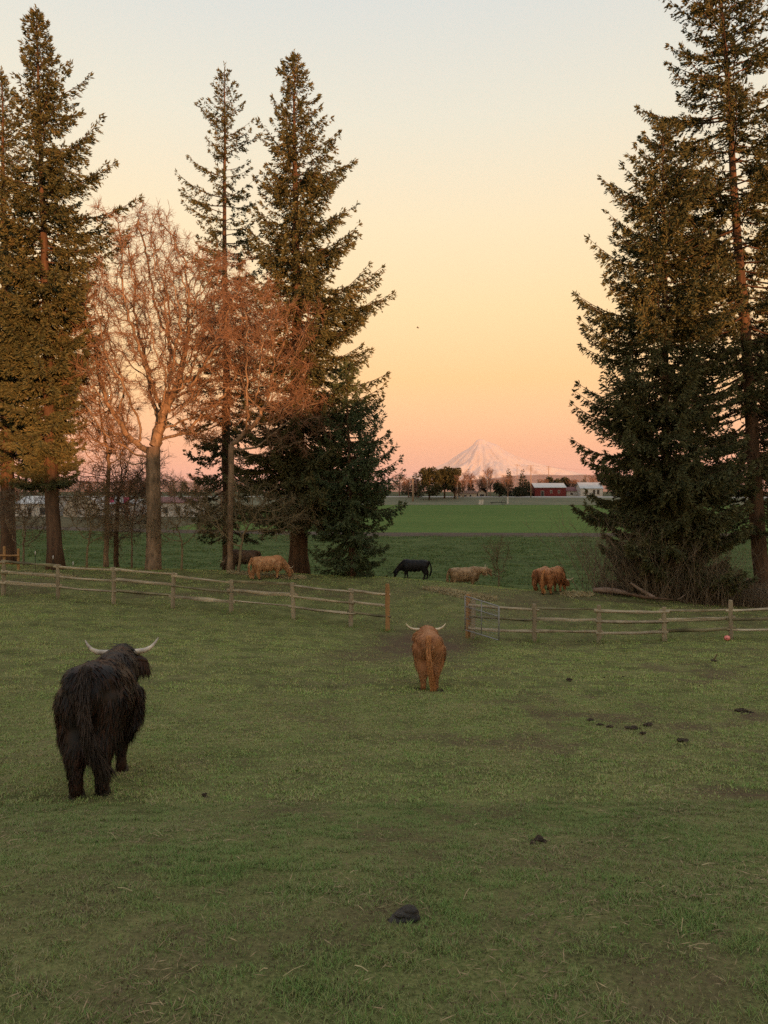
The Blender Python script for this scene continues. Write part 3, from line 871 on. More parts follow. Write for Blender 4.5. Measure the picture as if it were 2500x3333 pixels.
def fence(posts, rail_mats, label, rng, orange=(), slim=(), loc0=None):
    """posts: (photo x, base y, top y, d, [rail fractions])"""
    base = np.array([(posts[0][0]-CX)/F*posts[0][3], posts[0][3], 0]); base[2] = gz(base[0], base[1])
    t = thing('rail_fence', base, label, 'fence')
    pts = []
    for i, (x, yb, yt, d, fr) in enumerate(posts):
        p = np.array([(x-CX)/F*d, d, 0.0]); p[2] = gz(p[0], p[1])
        zt = (HY-yt)/F*d
        h = zt-p[2]
        q = p-base
        lean = rng.normal(0, .02, 2)
        P = np.array([q+np.array([lean[0]*s*h, lean[1]*s*h, s*h]) for s in (-.25, 0, .3, .6, .9, 1.0)])
        r = .085 if i not in slim else .06
        R = np.array([1, 1.02, .98, 1, .96, .88])*r
        m = 'wood_orange' if i in orange else 'wood_post'
        MB().loft(P, R, 8, .22, rng, sq=.8).build('post', M[m], t, False)
        pts.append((q, h, fr, lean))
    for i in range(len(pts)-1):
        (qa, ha, fa, la), (qb, hb_, fb, lb) = pts[i], pts[i+1]
        dirv = nrm((qb-qa)[None])[0]
        for j in range(len(fa)):
            ov = rng.uniform(.08, .2)
            off = np.array([0, (.02 if i % 2 else -.02), (.03 if i % 2 else -.02)])
            a = qa+np.array([la[0]*fa[j]*ha, 0, fa[j]*ha])-dirv*ov+off
            b = qb+np.array([lb[0]*fb[j]*hb_, 0, fb[j]*hb_])+dirv*ov+off
            P = rail_path(a, b, rng)
            R = rng.uniform(.046, .062)*(1+rng.normal(0, .12, len(P)))
            MB().loft(P, R, 7, .38, rng, sq=rng.uniform(.75, 1.1)).build('rail', M[rail_mats[(i*3+j*5) % len(rail_mats)]], t, False)
    return t

rng = R_(41)
fr = [.36, .65, .94]
LP = [(-180, 1925, 1806, 32.0, fr), (11, 1939, 1822, 31.5, fr), (189, 1954, 1837, 31.2, fr), (370, 1966, 1846, 30.8, fr), (562, 1978, 1864, 30.4, fr), (752, 2001, 1887, 30, fr), (957, 2018, 1896, 29.5, fr), (1142, 2037, 1916, 29, fr), (1262, 2051, 1900, 28.5, [.30, .52, .76])]
fence(LP, ['wood_rail', 'wood_mossy', 'wood_rail', 'wood_rail'], 'split rail fence on the left ending at a tall orange post by the gateway', rng, orange=(8,))
fr2 = [.285, .59, .87]
RP = [(1539, 2082, 1951, 27.4, fr2), (1739, 2094, 1965, 27.2, fr2), (1951, 2094, 1970, 27.0, fr2), (2163, 2095, 1976, 26.8, fr2), (2379, 2087, 1953, 26.6, [.27, .53, .74]), (2600, 2080, 1955, 26.4, fr2), (2820, 2080, 1955, 26.2, fr2)]
fence(RP, ['wood_rail', 'wood_mossy', 'wood_rail', 'wood_post'], 'split rail fence on the right running from the metal gate out of view', rng)
t = thing('gate_post', onground(1523, 27.55), 'tall orange post carrying the metal gate', 'post')
hgt = (HY-1934)/F*27.55-gz(*onground(1523, 27.55)[:2])
MB().loft(np.array([[0, 0, -.3], [0, 0, .5], [.01, 0, 1.0], [.01, 0, hgt]]), [.09, .09, .088, .082], 8, .15, rng).build('shaft', M['wood_orange'], t)
MB().loft(np.array([[-.02, -.09, .75], [-.02, -.13, .75]]), [.03, .03], 6).build('hinge', M['metal'], t)
# ------------------------------------------------------------------ gate and small things by the fence
def tubular_gate():
    A = W(1514, 1940, 27.2); B = W(1514, 2050, 27.2); C = W(1624, 1974, 25.5); D = W(1624, 2084, 25.5)
    o = np.array([B[0], B[1], gz(B[0], B[1])])
    t = thing('metal_gate', o, 'grey tubular metal gate swung open toward the viewer', 'gate')
    A, B, C, D = A-o, B-o, C-o, D-o
    mb = MB()
    for a, b in ((A, B), (C, D), (A, C), (B, D)):
        mb.loft(np.array([a, (a+b)/2, b]), .024, 8)
    mb.build('gate_frame', M['metal'], t, True)
    for f in (.30,):
        a = A+(B-A)*f; b = C+(D-C)*f
        MB().loft(np.array([a, b]), .019, 8).build('gate_bar', M['metal'], t, True)
    a = A+(C-A)*.5; b = B+(D-B)*.5
    MB().loft(np.array([a, b]), .019, 8).build('gate_brace', M['metal'], t, True)
    P0, P1 = [], []
    for i in range(1, 22):
        f = i/22; P0.append(A+(C-A)*f); P1.append(B+(D-B)*f)
    for i in range(1, 12):
        f = i/12; P0.append(A+(B-A)*f); P1.append(C+(D-C)*f)
    V, Q = tubes(P0, P1, [.003]*len(P0), [.003]*len(P0), 3)
    mesh_obj('wire_mesh', V, Q, M['metal'], t)
tubular_gate()

# pink ball
loc = onground(2367, 26.3)
def uvs(r, n=14, m=20, sc=(1, 1, 1)):
    th = np.linspace(0, PI, n); ph = np.arange(m)*2*PI/m
    V = np.stack([np.outer(np.sin(th), np.cos(ph))*sc[0], np.outer(np.sin(th), np.sin(ph))*sc[1], np.outer(np.cos(th), np.ones(m))*sc[2]], -1).reshape(-1, 3)*r
    Q = [(i*m+j, (i+1)*m+j, (i+1)*m+(j+1) % m, i*m+(j+1) % m) for i in range(n-1) for j in range(m)]
    return V, np.array(Q)
t = thing('play_ball', loc, 'deflated looking pink ball lying at the foot of the tall grey post', 'ball')
V, Q = uvs(.105, sc=(1, 1, .88)); V[:, 2] += .105
V[:, 0] += .02*np.clip(V[:, 2]-.12, 0, 1)
mesh_obj('shell', V, Q, M['ball'], t, True)
V, Q = uvs(.016, 6, 8); mesh_obj('valve', V+np.array([-.05, -.088, .12]), Q, M['dark'], t, True)

# short fence end of new orange posts, far left
A = onground(14, 38.5)
t = thing('rail_fence', A, 'short fence end of new orange posts at the far left', 'fence')
for x, yt in ((-70, 1774), (14, 1778), (60, 1785)):
    p = onground(x, 38.5)
    MB().loft(np.array([[p[0], p[1], p[2]-.2], [p[0], p[1], (HY-(yt+1830)/2)/F*38.5], [p[0], p[1], (HY-yt)/F*38.5]])-A, [.075, .072, .07], 8, .12, rng).build('post', M['wood_orange'], t)
for y in (1806, 1832):
    MB().loft(rail_path(W(-70, y-2, 38.4)-A, W(62, y+2, 38.4)-A, rng), .05, 7, .25, rng).build('rail', M['wood_orange'], t)

# electric fence stakes
G = 'electric fence stakes under the tall fir'
for x, y0, lab in ((115, 1794, 'thin stake with white cap, leftmost and tallest of the three'), (173, 1808, 'thin stake with white cap in front of the tall fir trunk'), (238, 1828, 'thin stake with white cap right of the tall fir trunk')):
    p = onground(x, 37); zt = (HY-y0)/F*37-p[2]
    t = thing('fence_stake', p, lab, 'stake', G)
    MB().loft(np.array([[0, 0, -.2], [0, 0, zt-.2]]), .014, 6).build('rod', M['dark'], t)
    MB().loft(np.array([[0, 0, zt-.2], [0, 0, zt-.1], [0, 0, zt]]), [.022, .03, .022], 8).build('cap', M['white_paint'], t, True)

# ------------------------------------------------------------------ hay and straw
def hay_strip(pts, width, n, rng, label):
    P0, P1 = [], []
    u = np.linspace(0, 1, len(pts))
    for i in range(n):
        s = rng.random()
        x = np.interp(s, u, [p[0] for p in pts]); d = np.interp(s, u, [p[1] for p in pts])+rng.normal(0, width)*(.4+.8*math.sin(s*PI))
        p = onground(x+rng.normal(0, 3), d); p[2] += abs(rng.normal(0, .035))+.01
        dv = nrm(np.array([rng.normal(), rng.normal(), rng.normal()*.35]))*rng.uniform(.07, .2)
        P0.append(p-dv); P1.append(p+dv)
    V, Q = tubes(P0, P1, [.012]*n, [.008]*n, 3)
    return tag(mesh_obj('hay', V, Q, M['straw'], None), label, 'hay', None, 'stuff')
rng = R_(51)
hay_strip([(1385, 37.0), (1450, 36.2), (1520, 35.2), (1610, 34.2)], .28, 4200, rng, 'pale strip of loose hay scattered in front of the dun cow')
hay_strip([(1830, 35.7), (1870, 35.6), (1925, 35.6)], .22, 1300, rng, 'thin line of loose hay under the ginger pair')
hay_strip([(745, 39.6), (840, 39.3), (935, 39.0), (990, 39)], .25, 2000, rng, 'line of loose hay along the ridge under the grazing cows')
hay_strip([(70, 37), (170, 36.6), (250, 36.4)], .2, 700, rng, 'faint hay line on the mound behind the left fence')

# ------------------------------------------------------------------ dung and litter on the grass
def dung(x, d, w, h, rng, label, mat='dung', tall=1.0):
    p = onground(x, d)
    t = thing('dung_pile', p-np.array([0, 0, .01]), label, 'dung', 'dung piles on the pasture')
    mb = MB()
    n = int(5+w*14)
    for i in range(n):
        a = rng.random()*2*PI; r = rng.random()**.7*w*.42
        s = rng.uniform(.16, .34)*w*.7
        V, Q = uvs(1, 8, 10, (s, s*rng.uniform(.6, 1), s*.5*min(1.2, h/w*2)))
        V = V+rng.normal(0, .09*s, V.shape)
        c, sn = math.cos(a*2), math.sin(a*2)
        V[:, :2] = V[:, :2]@np.array([[c, sn], [-sn, c]])
        zc = h*.55*max(0, 1-(r/(w*.45))**1.5)*tall
        mb.add(V+np.array([math.cos(a)*r, math.sin(a)*r*.7, zc+.01]), Q)
    mb.build('heap', M[mat], t, True)
def dg(y): # distance at which the ground projects to row y (centre column)
    ds = np.linspace(2.2, 30, 1500); z = ground(ds*0, ds)
    return float(np.interp(y, (HY-F*z/ds)[::-1], ds[::-1]))
rng = R_(53)
t_ = 'big dark grey cow pat nearest the viewer'
p = onground(1316, dg(2990)); t = thing('dung_pile', p-np.array([0, 0, .012]), t_, 'dung', 'dung piles on the pasture')
mb = MB()
for (cx_, cy_, cz_, sx1, sy1, sz1, rot) in ((.0, 0, .03, .125, .10, .045, .2), (-.055, -.03, .03, .09, .07, .035, .6), (.03, .02, .07, .10, .085, .04, .1), (.045, .015, .10, .075, .06, .030, -.2), (-.02, -.015, .082, .07, .05, .025, .4), (.085, -.02, .045, .06, .055, .035, 1), (-.115, -.05, .018, .05, .04, .02, .3)):
    V, Q = uvs(1, 14, 20, (sx1, sy1, sz1))
    nz = fbm(V[:, 0]*26+cx_*50, V[:, 1]*26+V[:, 2]*31, 3, 3)-.5
    V = V*(1+.30*nz[:, None])
    c, sn = math.cos(rot), math.sin(rot); V[:, :2] = V[:, :2]@np.array([[c, sn], [-sn, c]])
    mb.add((V+np.array([cx_, cy_, cz_]))*.46, Q)
mb.build('heap', M['dung_grey'], t, True)
for x, y, w, h, lab in (
    (1747, 2745, .17, .07, 'dark brown dung heap right of the big grey cow pat and further off'),
    (670, 2598, .13, .06, 'small reddish brown dung lump near the hooves of the black cow'),
    (2416, 2314, .44, .10, 'wide dark dung pile near the right edge of the pasture'),
    (1853, 2216, .26, .13, 'lone rounded dark clod in the middle distance on the right'),
    (2322, 2154, .34, .09, 'dung streak with an upright stick on the right of the pasture'),
    (1922, 2347, .20, .06, 'small dung clod at the left of the scattered row'),
    (1952, 2361, .18, .05, 'flat dung smear second in the scattered row'),
    (1990, 2372, .26, .06, 'wide flat dung patch third in the scattered row'),
    (2060, 2378, .32, .07, 'largest dung clump of the scattered row'),
    (2112, 2368, .30, .08, 'dung clump with raised right end, behind the largest of the row'),
    (2095, 2398, .16, .08, 'small upright dung clod just below the largest of the row'),
    (2225, 2424, .30, .06, 'low dung patch with a straw lying across its right'),
    (1968, 2211, .15, .05, 'tiny dark clod right of the lone rounded clod'),
    (2030, 2210, .14, .05, 'second tiny dark clod further right of the lone rounded clod'),
    (1360, 2243, .30, .05, 'flat dung at the left rear hoof of the orange cow'),
    (1432, 2252, .32, .05, 'flat dark dung at the right rear hoof of the orange cow')):
    dung(x, dg(y), w*.75, h*.8, rng, lab)
p = onground(2322, dg(2154))
t = thing('stick', p, 'short dark stick standing up out of the dung streak', 'stick')
MB().loft(np.array([[-.02, 0, 0], [.05, 0, .10], [.11, .02, .2]]), [.018, .016, .014], 6, .2, rng).build('shaft', M['bark_fir'], t)

# ------------------------------------------------------------------ far buildings
def gable(name, x0, x1, yb, ye, yr, d, depth, wallm, roofm, label, ridge='x', extra=None, over=.35, yaw=0):
    a = W(x0, yb, d); b = W(x1, yb, d); e = (HY-ye)/F*d; r = (HY-yr)/F*d
    cx_ = (a[0]+b[0])/2; w = (b[0]-a[0])/2; zb = min(a[2], gz(cx_, d))-.3
    t = thing(name, (cx_, d+depth/2, zb), label, 'building', None, (0, 0, yaw))
    h = e-zb; hr = r-zb; y0, y1 = -depth/2, depth/2
    mb = MB(); mb.box(-w, w, y0, y1, 0, h)
    tk = .18
    rb = MB()
    if ridge == 'x':
        for s in (-1, 1):
            rb.prism([(0, hr), (s*(-y0+over), h-.1), (s*(-y0+over), h-.1+tk), (0, hr+tk)], 0, -w-over, w+over)
        for s in (-1, 1):
            xx = s*(w-.1)
            mb.prism([(y0, h-.02), (0, hr-.02), (0, hr-.02), (y1, h-.02)], 0, min(xx, xx+s*.1), max(xx, xx+s*.1))
    else:
        for s in (-1, 1):
            rb.prism([(0, hr), (s*(w+over), h-.1), (s*(w+over), h-.1+tk), (0, hr+tk)], 1, y0-over, y1+over) if False else rb.add(
                [(0, y0-over, hr), (s*(w+over), y0-over, h-.1), (s*(w+over), y0-over, h-.1+tk), (0, y0-over, hr+tk),
                 (0, y1+over, hr), (s*(w+over), y1+over, h-.1), (s*(w+over), y1+over, h-.1+tk), (0, y1+over, hr+tk)],
                [(0, 1, 2, 3), (7, 6, 5, 4), (0, 4, 5, 1), (1, 5, 6, 2), (2, 6, 7, 3), (3, 7, 4, 0)])
        mb.add([(-w, y0, h-.02), (w, y0, h-.02), (0, y0, hr-.02), (-w, y1, h-.02), (w, y1, h-.02), (0, y1, hr-.02)], [(0, 1, 2, 2), (5, 4, 3, 3)])
    mb.build('wall', M[wallm], t)
    rb.build('roof', M[roofm], t)
    for (k, fx0, fx1, fz0, fz1) in (extra or []):
        x_0 = -w+2*w*fx0; x_1 = -w+2*w*fx1
        z0 = h*fz0; z1 = h*fz1
        fr_ = MB().box(x_0-.1, x_1+.1, y0-.06, y0-.003, z0-.1, z1+.1).build('window' if k == 'w' else 'door', M['white_paint'], t)
        MB().box(x_0, x_1, y0-.08, y0-.062, z0, z1).build('pane' if k == 'w' else 'panel', M['pane'] if k == 'w' else M['dark'], fr_)
    return t
bt = gable('barn', 1741, 1842, 1613, 1587, 1573, 352, 12, 'red_wall', 'roof_grey', 'long red barn with pale metal roof among the far trees', extra=[('d', .20, .29, 0.02, .62), ('w', .5, .55, .4, .7), ('w', .75, .8, .4, .7)])
gable('farm_house', 1483, 1552, 1624, 1606, 1598, 345, 9, 'cream_wall', 'roof_brown', 'low cream farmhouse with brown roof right of the big dark evergreen', extra=[('w', .12, .22, .35, .75), ('w', .4, .52, .35, .75), ('d', .66, .74, .03, .8)])
gable('garage', 1556, 1582, 1617, 1604, 1596, 349, 8, 'cream_wall', 'roof_brown', 'small gabled cream garage just right of the farmhouse', ridge='y', extra=[('d', .25, .75, .03, .7)])
gable('shed', 1844, 1886, 1609, 1598, 1586, 356, 8, 'white_paint', 'roof_maroon', 'small shed with dull red roof between the red barn and the white house', extra=[('w', .3, .5, .3, .7)])
gable('white_house', 1890, 1962, 1606, 1590, 1571, 350, 10, 'white_paint', 'roof_grey', 'white house with dark windows seen through the branches of the dense fir', extra=[('w', .55, .66, .3, .85), ('w', .74, .85, .3, .85), ('w', .2, .3, .3, .85)])
gable('farm_shed', 50, 165, 1673, 1640, 1617, 200, 14, 'white_paint', 'roof_grey', 'pale metal shed behind the tall fir trunk on the left', extra=[('d', .36, .46, .02, .7), ('w', .7, .85, .2, .7)])
gable('farm_building', 355, 440, 1655, 1640, 1628, 206, 10, 'white_paint', 'roof_grey', 'low white shed left of the forked tree with pink sheets', extra=[('w', .6, .8, .3, .7)])
gable('farm_building', 505, 640, 1652, 1636, 1620, 204, 12, 'white_paint', 'roof_maroon', 'long white shed with maroon roof right of the forked tree', extra=[('w', .2, .3, .3, .7), ('w', .5, .6, .3, .7)])
# hoop house
def hoop(x0, x1, yb, yt, d, depth):
    a = W(x0, yb, d); b = W(x1, yb, d); c = (a[0]+b[0])/2; w = (b[0]-a[0])/2; zb = gz(c, d)-.2; h = (HY-yt)/F*d-zb
    t = thing('greenhouse', (c, d, zb), 'round topped cream plastic greenhouse between the tall fir and the small crooked tree', 'greenhouse')
    n = 20; an = np.linspace(0, PI, n)
    V = np.concatenate([np.stack([-w*np.cos(an), np.full(n, y), h*np.sin(an)**.75], 1) for y in (0, depth)])
    Q = [(i, i+1, n+i+1, n+i) for i in range(n-1)]
    mesh_obj('cover', V, Q, M['white_paint'], t, True)
    E = np.concatenate([V[:n], [[0, 0, 0]]]) ; E[:, 1] -= .003
    mesh_obj('end_wall', E, [(i, i+1, n, n) for i in range(n-1)], M['cream_wall'], t)
    MB().box(-1, 1, -.06, -.01, 0, 2.4).build('door', M['white_paint'], t)
hoop(205, 325, 1671, 1615, 198, 30)
for x, lab in ((362, 'pink banner beside the low white shed, left one'), (412, 'pink banner beside the low white shed, right one')):  # pink sheets on poles, added where magenta spots show
    d = 203; p = onground(x, d)
    t = thing('sheet', p, lab, 'sheet', 'pink sheets by the far shed')
    zt = (HY-1618)/F*d-p[2]
    MB().loft(np.array([[0, 0, 0], [0, 0, zt]]), .05, 6).build('pole', M['metal'], t)
    nx = 8; xs = np.linspace(-.85, .85, nx)
    V = np.concatenate([np.stack([xs, .12*np.sin(xs*4)+o_-.1, np.full(nx, z_)], 1) for o_ in (0, .03) for z_ in (zt-1.5, zt-.02)])
    Q = [(i, i+1, nx+i+1, nx+i) for i in range(nx-1)]+[(2*nx+i, 3*nx+i, 3*nx+i+1, 2*nx+i+1) for i in range(nx-1)]
    mesh_obj('sheet_face', V, Q, M['pink'], t)

# utility poles and wire
def pole(x, yt, yb, d, label, arms=1, r=.22, group='utility poles by the road'):
    p = onground(x, d); zt = (HY-yt)/F*d-p[2]
    t = thing('utility_pole', p, label, 'utility pole', group)
    MB().loft(np.array([[0, 0, -.3], [0, 0, zt*.5], [0, 0, zt]]), [r, r*.85, r*.65], 8).build('shaft', M['pole'], t, True)
    for i in range(arms):
        z = zt-.35-i*1.1
        MB().box(-1.3, 1.3, -.26, -.14, z-.07, z+.07).build('crossarm', M['pole'], t)
        ib = MB()
        for xx in (-1.15, -.45, .45, 1.15): ib.loft(np.array([[xx, -.2, z+.07], [xx, -.2, z+.28]]), .06, 6)
        ib.build('insulators', M['metal'], t)
    return p+np.array([0, 0, zt])
q1 = pole(1344, 1560, 1632, 322, 'thick orange lit pole at the left of the gap without a crossarm', 0, .38)
q2 = pole(1728, 1514, 1612, 338, 'tall utility pole with crossarm left of the red barn')
q3 = pole(1786, 1517, 1590, 372, 'utility pole with double crossarm rising behind the red barn', 2)
q4 = pole(1683, 1512, 1600, 395, 'thin distant utility pole left of the tall one', 1, .17)
def wire(a, b, sag, label):
    s = np.linspace(0, 1, 14)[:, None]; P = a*(1-s)+b*s; P[:, 2] -= sag*np.sin(s[:, 0]*PI)
    tag(mesh_obj('power_line', *loft(P-a, .022, 4), M['dark'], None), label, 'power line').location = [float(v) for v in a]
wire(q2+np.array([.5, -.2, -.1]), W(2100, 1528, 345), 1.2, 'thin power line running right from the tall pole past the barn')
wire(q4, q2+np.array([-1, -.2, -.1]), .7, 'short power line between the distant pole and the tall pole')

# roadside cabinet, valve post and irrigation gear
p = onground(1566, 300); z1 = (HY-1627)/F*300-p[2]
t = thing('utility_cabinet', p, 'white utility cabinet on the far edge of the green field', 'cabinet')
MB().box(-.9, .9, -.5, .5, -.2, z1).build('case', M['white_paint'], t)
MB().box(.0, .05, -.53, -.503, .1, z1-.1).build('door_gap', M['dark'], t)
MB().box(-.98, .98, -.58, .58, z1+.003, z1+.09).build('lid', M['white_paint'], t)
p = onground(1653, 306); z1 = (HY-1617)/F*306-p[2]
t = thing('marker_post', p, 'short white marker post right of the irrigation pipe', 'post')
MB().box(-.28, .28, -.2, .2, -.2, z1).build('shaft', M['white_paint'], t)
MB().box(-.34, .34, -.26, .26, z1+.003, z1+.15).build('cap', M['white_paint'], t)
p = onground(1620, 303)
t = thing('irrigation_pipe', p, 'dark irrigation pipe with wheel lying along the field edge', 'irrigation gear')
MB().loft(np.array([[-3, 0, .7], [0, 0, .9], [3, 0, .8]]), .14, 8).build('pipe', M['dark'], t, True)
an = np.linspace(0, 2*PI, 18)
MB().loft(np.stack([2.4+.9*np.cos(an), np.full(18, -.2), .9+.9*np.sin(an)], 1), .09, 6).build('wheel', M['dark'], t, True)
MB().loft(np.array([[-2.5, 0, -.1], [-2.5, 0, .75]]), .08, 6).build('stand', M['dark'], t)

# ------------------------------------------------------------------ far trees
def far_round(name, x, yt, yb, wpx, d, rng, label, group, mat='far_green', n=2600):
    p = onground(x, d); k = d/F; h = (HY-yt)*k-p[2]; w = wpx*k*.5
    t = thing(name, p, label, 'tree', group)
    MB().loft(np.array([[0, 0, -.2], [.1, 0, h*.35], [0, 0, h*.7]]), [.38, .3, .12], 8, .2, rng).build('trunk', M['bark_fir'], t, True)
    cl = []
    for i in range(26):
        a = rng.random()*2*PI; r = rng.random()**.5*w*.75
        z = h*(.22+.62*rng.random()); r *= math.sqrt(max(.12, 1-((z/h-.42)/.58)**2))
        cl.append((math.cos(a)*r, math.sin(a)*r, z, rng.uniform(.2, .34)*w))
    cl = np.array(cl)
    idx = rng.integers(0, len(cl), n)
    dr = nrm(rng.normal(0, 1, (n, 3)))
    pos = cl[idx, :3]+dr*(cl[idx, 3:4]*rng.uniform(.55, 1.0, (n, 1)))
    pos[:, 2] = np.clip(pos[:, 2], .4, h)
    needle_mesh('crown', np.concatenate([pos, nrm(dr+rng.normal(0, .6, (n, 3))), rng.uniform(.6, 1.25, (n, 1))], 1), rng, M[mat], t, .62)
    return t
M['far_green'] = foliage_mat('far_green', [(.030, .034, .016), (.046, .048, .022), (.066, .060, .028)], .12)
M['far_dark'] = foliage_mat('far_dark', [(.022, .028, .018), (.034, .04, .024), (.046, .05, .03)], .12)
M['far_twig'] = simple_mat('far_twig', (.20, .115, .08), (.13, .08, .058), .2, .9, island=.25)
M['birch'] = simple_mat('birch', (.50, .42, .36), (.34, .28, .24), 1, .8)
G = 'broad evergreens by the farmhouse'
far_round('evergreen_tree', 1397, 1515, 1625, 88, 330, R_(61), 'broad round evergreen at the left of the three joined ones', G, n=3400)
far_round('evergreen_tree', 1447, 1508, 1625, 74, 336, R_(62), 'tallest middle one of the three joined evergreens', G, n=3000)
far_round('evergreen_tree', 1480, 1514, 1622, 56, 334, R_(63), 'right one of the three joined evergreens, above the farmhouse roof', G, n=2400)
far_round('evergreen_tree', 1625, 1570, 1617, 44, 346, R_(64), 'low dark rounded evergreen left of the bare tree by the pole', 'low dark far trees', 'far_dark', 1500)
far_round('evergreen_tree', 1690, 1590, 1616, 50, 347, R_(65), 'low dark hedge like tree at the foot of the tall pole', 'low dark far trees', 'far_dark', 1300)
far_round('evergreen_tree', 1800, 1548, 1605, 54, 372, R_(66), 'dark round tree crown rising behind the red barn roof', 'low dark far trees', 'far_dark', 1500)
far_round('evergreen_tree', 1840, 1552, 1605, 46, 374, R_(67), 'dark round tree crown at the right end of the red barn', 'low dark far trees', 'far_dark', 1300)

def far_conifer(x, yt, d, wpx, rng, label, group, n=900, mat='far_dark'):
    p = onground(x, d); k = d/F; h = (HY-yt)*k-p[2]; w = wpx*k*.5
    t = thing('conifer', p, label, 'tree', group)
    MB().loft(np.array([[0, 0, -.2], [0, 0, h*.5], [0, 0, h]]), [.3, .2, .03], 6).build('trunk', M['bark_fir'], t, True)
    f = 1-rng.random(n)**.5*.94
    nw = 9; f = np.floor(f*nw)/nw+rng.random(n)/nw*.75
    a = rng.integers(0, 11, n)*2*PI/11+rng.normal(0, .22, n)+np.floor(f*nw)*1.3
    r = w*(1-f)**.8*rng.random(n)**.5*(1+.3*np.sin(a*3+f*20))
    pos = np.stack([r*np.cos(a), r*np.sin(a), h*f-r*.15], 1)
    dr = nrm(np.stack([np.cos(a), np.sin(a), np.full(n, .0)], 1)+rng.normal(0, .3, (n, 3)))
    needle_mesh('crown', np.concatenate([pos, dr, rng.uniform(.6, 1.3, (n, 1))], 1), rng, M[mat], t, .4)
    return t
rng = R_(68)
G = 'pointed conifers among the far houses'
for x, yt, d, w, lab in ((1656, 1524, 352, 26, 'pointed dark conifer left of the thin distant pole'), (1702, 1527, 350, 36, 'ragged dark conifer just left of the tall pole'), (1716, 1560, 356, 30, 'short conifer crowded behind the tall pole'),
                         (1574, 1548, 362, 20, 'small conifer above the garage roof'), (1532, 1556, 362, 22, 'small conifer behind the farmhouse roof'), (1352, 1536, 345, 34, 'conifer between the thick pole and the broad evergreens')):
    far_conifer(x, yt, d, w, rng, lab, G)
protos = [far_conifer(1868, 1556, 420, 20, rng, 'small hazy conifer on the far skyline', 'small skyline conifers', 500),
          far_conifer(1755, 1560, 420, 24, rng, 'small hazy conifer on the far skyline', 'small skyline conifers', 500)]
for i, x in enumerate((1876, 1884, 1893, 1902, 1912, 1930, 1950, 1765, 1775, 1640, 1330, 1318, 2000, 2040, 2100, 2160, 2230, 2300, 2380, 2450, 640, 600, 560, 470, 430, 340, 290, 180, 110, 40)):
    c = copy_tree(protos[i % 2]); d = 420+rng.uniform(-20, 60)
    c.location = [float(v) for v in onground(x, d)]; s = rng.uniform(.7, 1.25); c.scale = (s, s, s*rng.uniform(.85, 1.2)); c.rotation_euler = (0, 0, rng.random()*6)

def far_bare(x, yt, d, wpx, rng, label, group, trunk='far_twig', n=420, name='bare_tree'):
    p = onground(x, d); k = d/F; h = (HY-yt)*k-p[2]; w = wpx*k*.5
    t = thing(name, p, label, 'tree', group)
    MB().loft(np.array([[0, 0, -.2], [.05, 0, h*.4], [0, 0, h*.9]]), [.30, .2, .05], 6, .1, rng).build('trunk', M[trunk], t, True)
    P0, P1, r0, r1 = [], [], [], []
    for i in range(n//8):
        f = rng.uniform(.18, .85); a = rng.random()*2*PI
        b = np.array([0, 0, h*f]); l = w*rng.uniform(.6, 1.1)*(1.1-abs(f-.45))
        e = b+np.array([math.cos(a)*l, math.sin(a)*l, l*rng.uniform(.5, 1.3)]); e[2] = min(e[2], h)
        P0.append(b); P1.append(e); r0.append(.09); r1.append(.03)
        for q in range(7):
            s = rng.uniform(.3, 1); m = b+(e-b)*s
            g_ = m+nrm(rng.normal(0, 1, 3)+np.array([0, 0, .7])+nrm(e-b)*.8)*rng.uniform(.6, 1.7); g_[2] = min(g_[2], h*1.02)
            P0.append(m); P1.append(g_); r0.append(.045); r1.append(.02)
    V, Q = tubes(P0, P1, r0, r1, 3)
    mesh_obj('crown', V, Q, M['far_twig'], t)
    return t
rng = R_(69)
G = 'bare orange lit trees among the far houses'
for x, yt, d, w, tr, lab in ((1510, 1528, 350, 40, 'far_twig', 'bare orange tree right of the broad evergreens'), (1532, 1540, 352, 44, 'far_twig', 'bare orange tree over the farmhouse roof'), (1508, 1556, 341, 10, 'birch', 'slim bare birch with pale trunk by the farmhouse'),
                             (1586, 1518, 348, 36, 'birch', 'taller bare birch pair, left trunk'), (1596, 1524, 350, 34, 'birch', 'taller bare birch pair, right trunk'), (1560, 1548, 356, 40, 'far_twig', 'bare reddish tree left of the birch pair'),
                             (1653, 1548, 336, 52, 'far_twig', 'spreading bare tree in front of the low dark evergreens'), (1625, 1560, 360, 40, 'far_twig', 'small bare tree right of the birch pair'), (1488, 1540, 331, 20, 'birch', 'leaning bare birch in front of the right evergreen'),
                             (1330, 1556, 340, 60, 'far_twig', 'bare tree left of the thick orange pole'), (1362, 1560, 338, 40, 'far_twig', 'bare orange tree right of the thick pole'), (1300, 1545, 350, 60, 'far_twig', 'bare tree half hidden by the drooping young fir'),
                             (1770, 1560, 366, 40, 'far_twig', 'bare tree behind the left half of the red barn'), (1865, 1562, 370, 44, 'far_twig', 'bare tree behind the dull red shed'), (1930, 1545, 372, 60, 'far_twig', 'bare tree above the white house')):
    far_bare(x, yt, d, w, rng, lab, G, tr)
G2 = 'bare trees behind the left sheds'
for x, yt in ((60, 1560), (150, 1545), (260, 1550), (380, 1560), (460, 1545), (560, 1552), (650, 1548), (720, 1560)):
    far_bare(x, yt, 240, 120, rng, 'reddish bare tree showing between trunks behind the left sheds', G2, n=300)

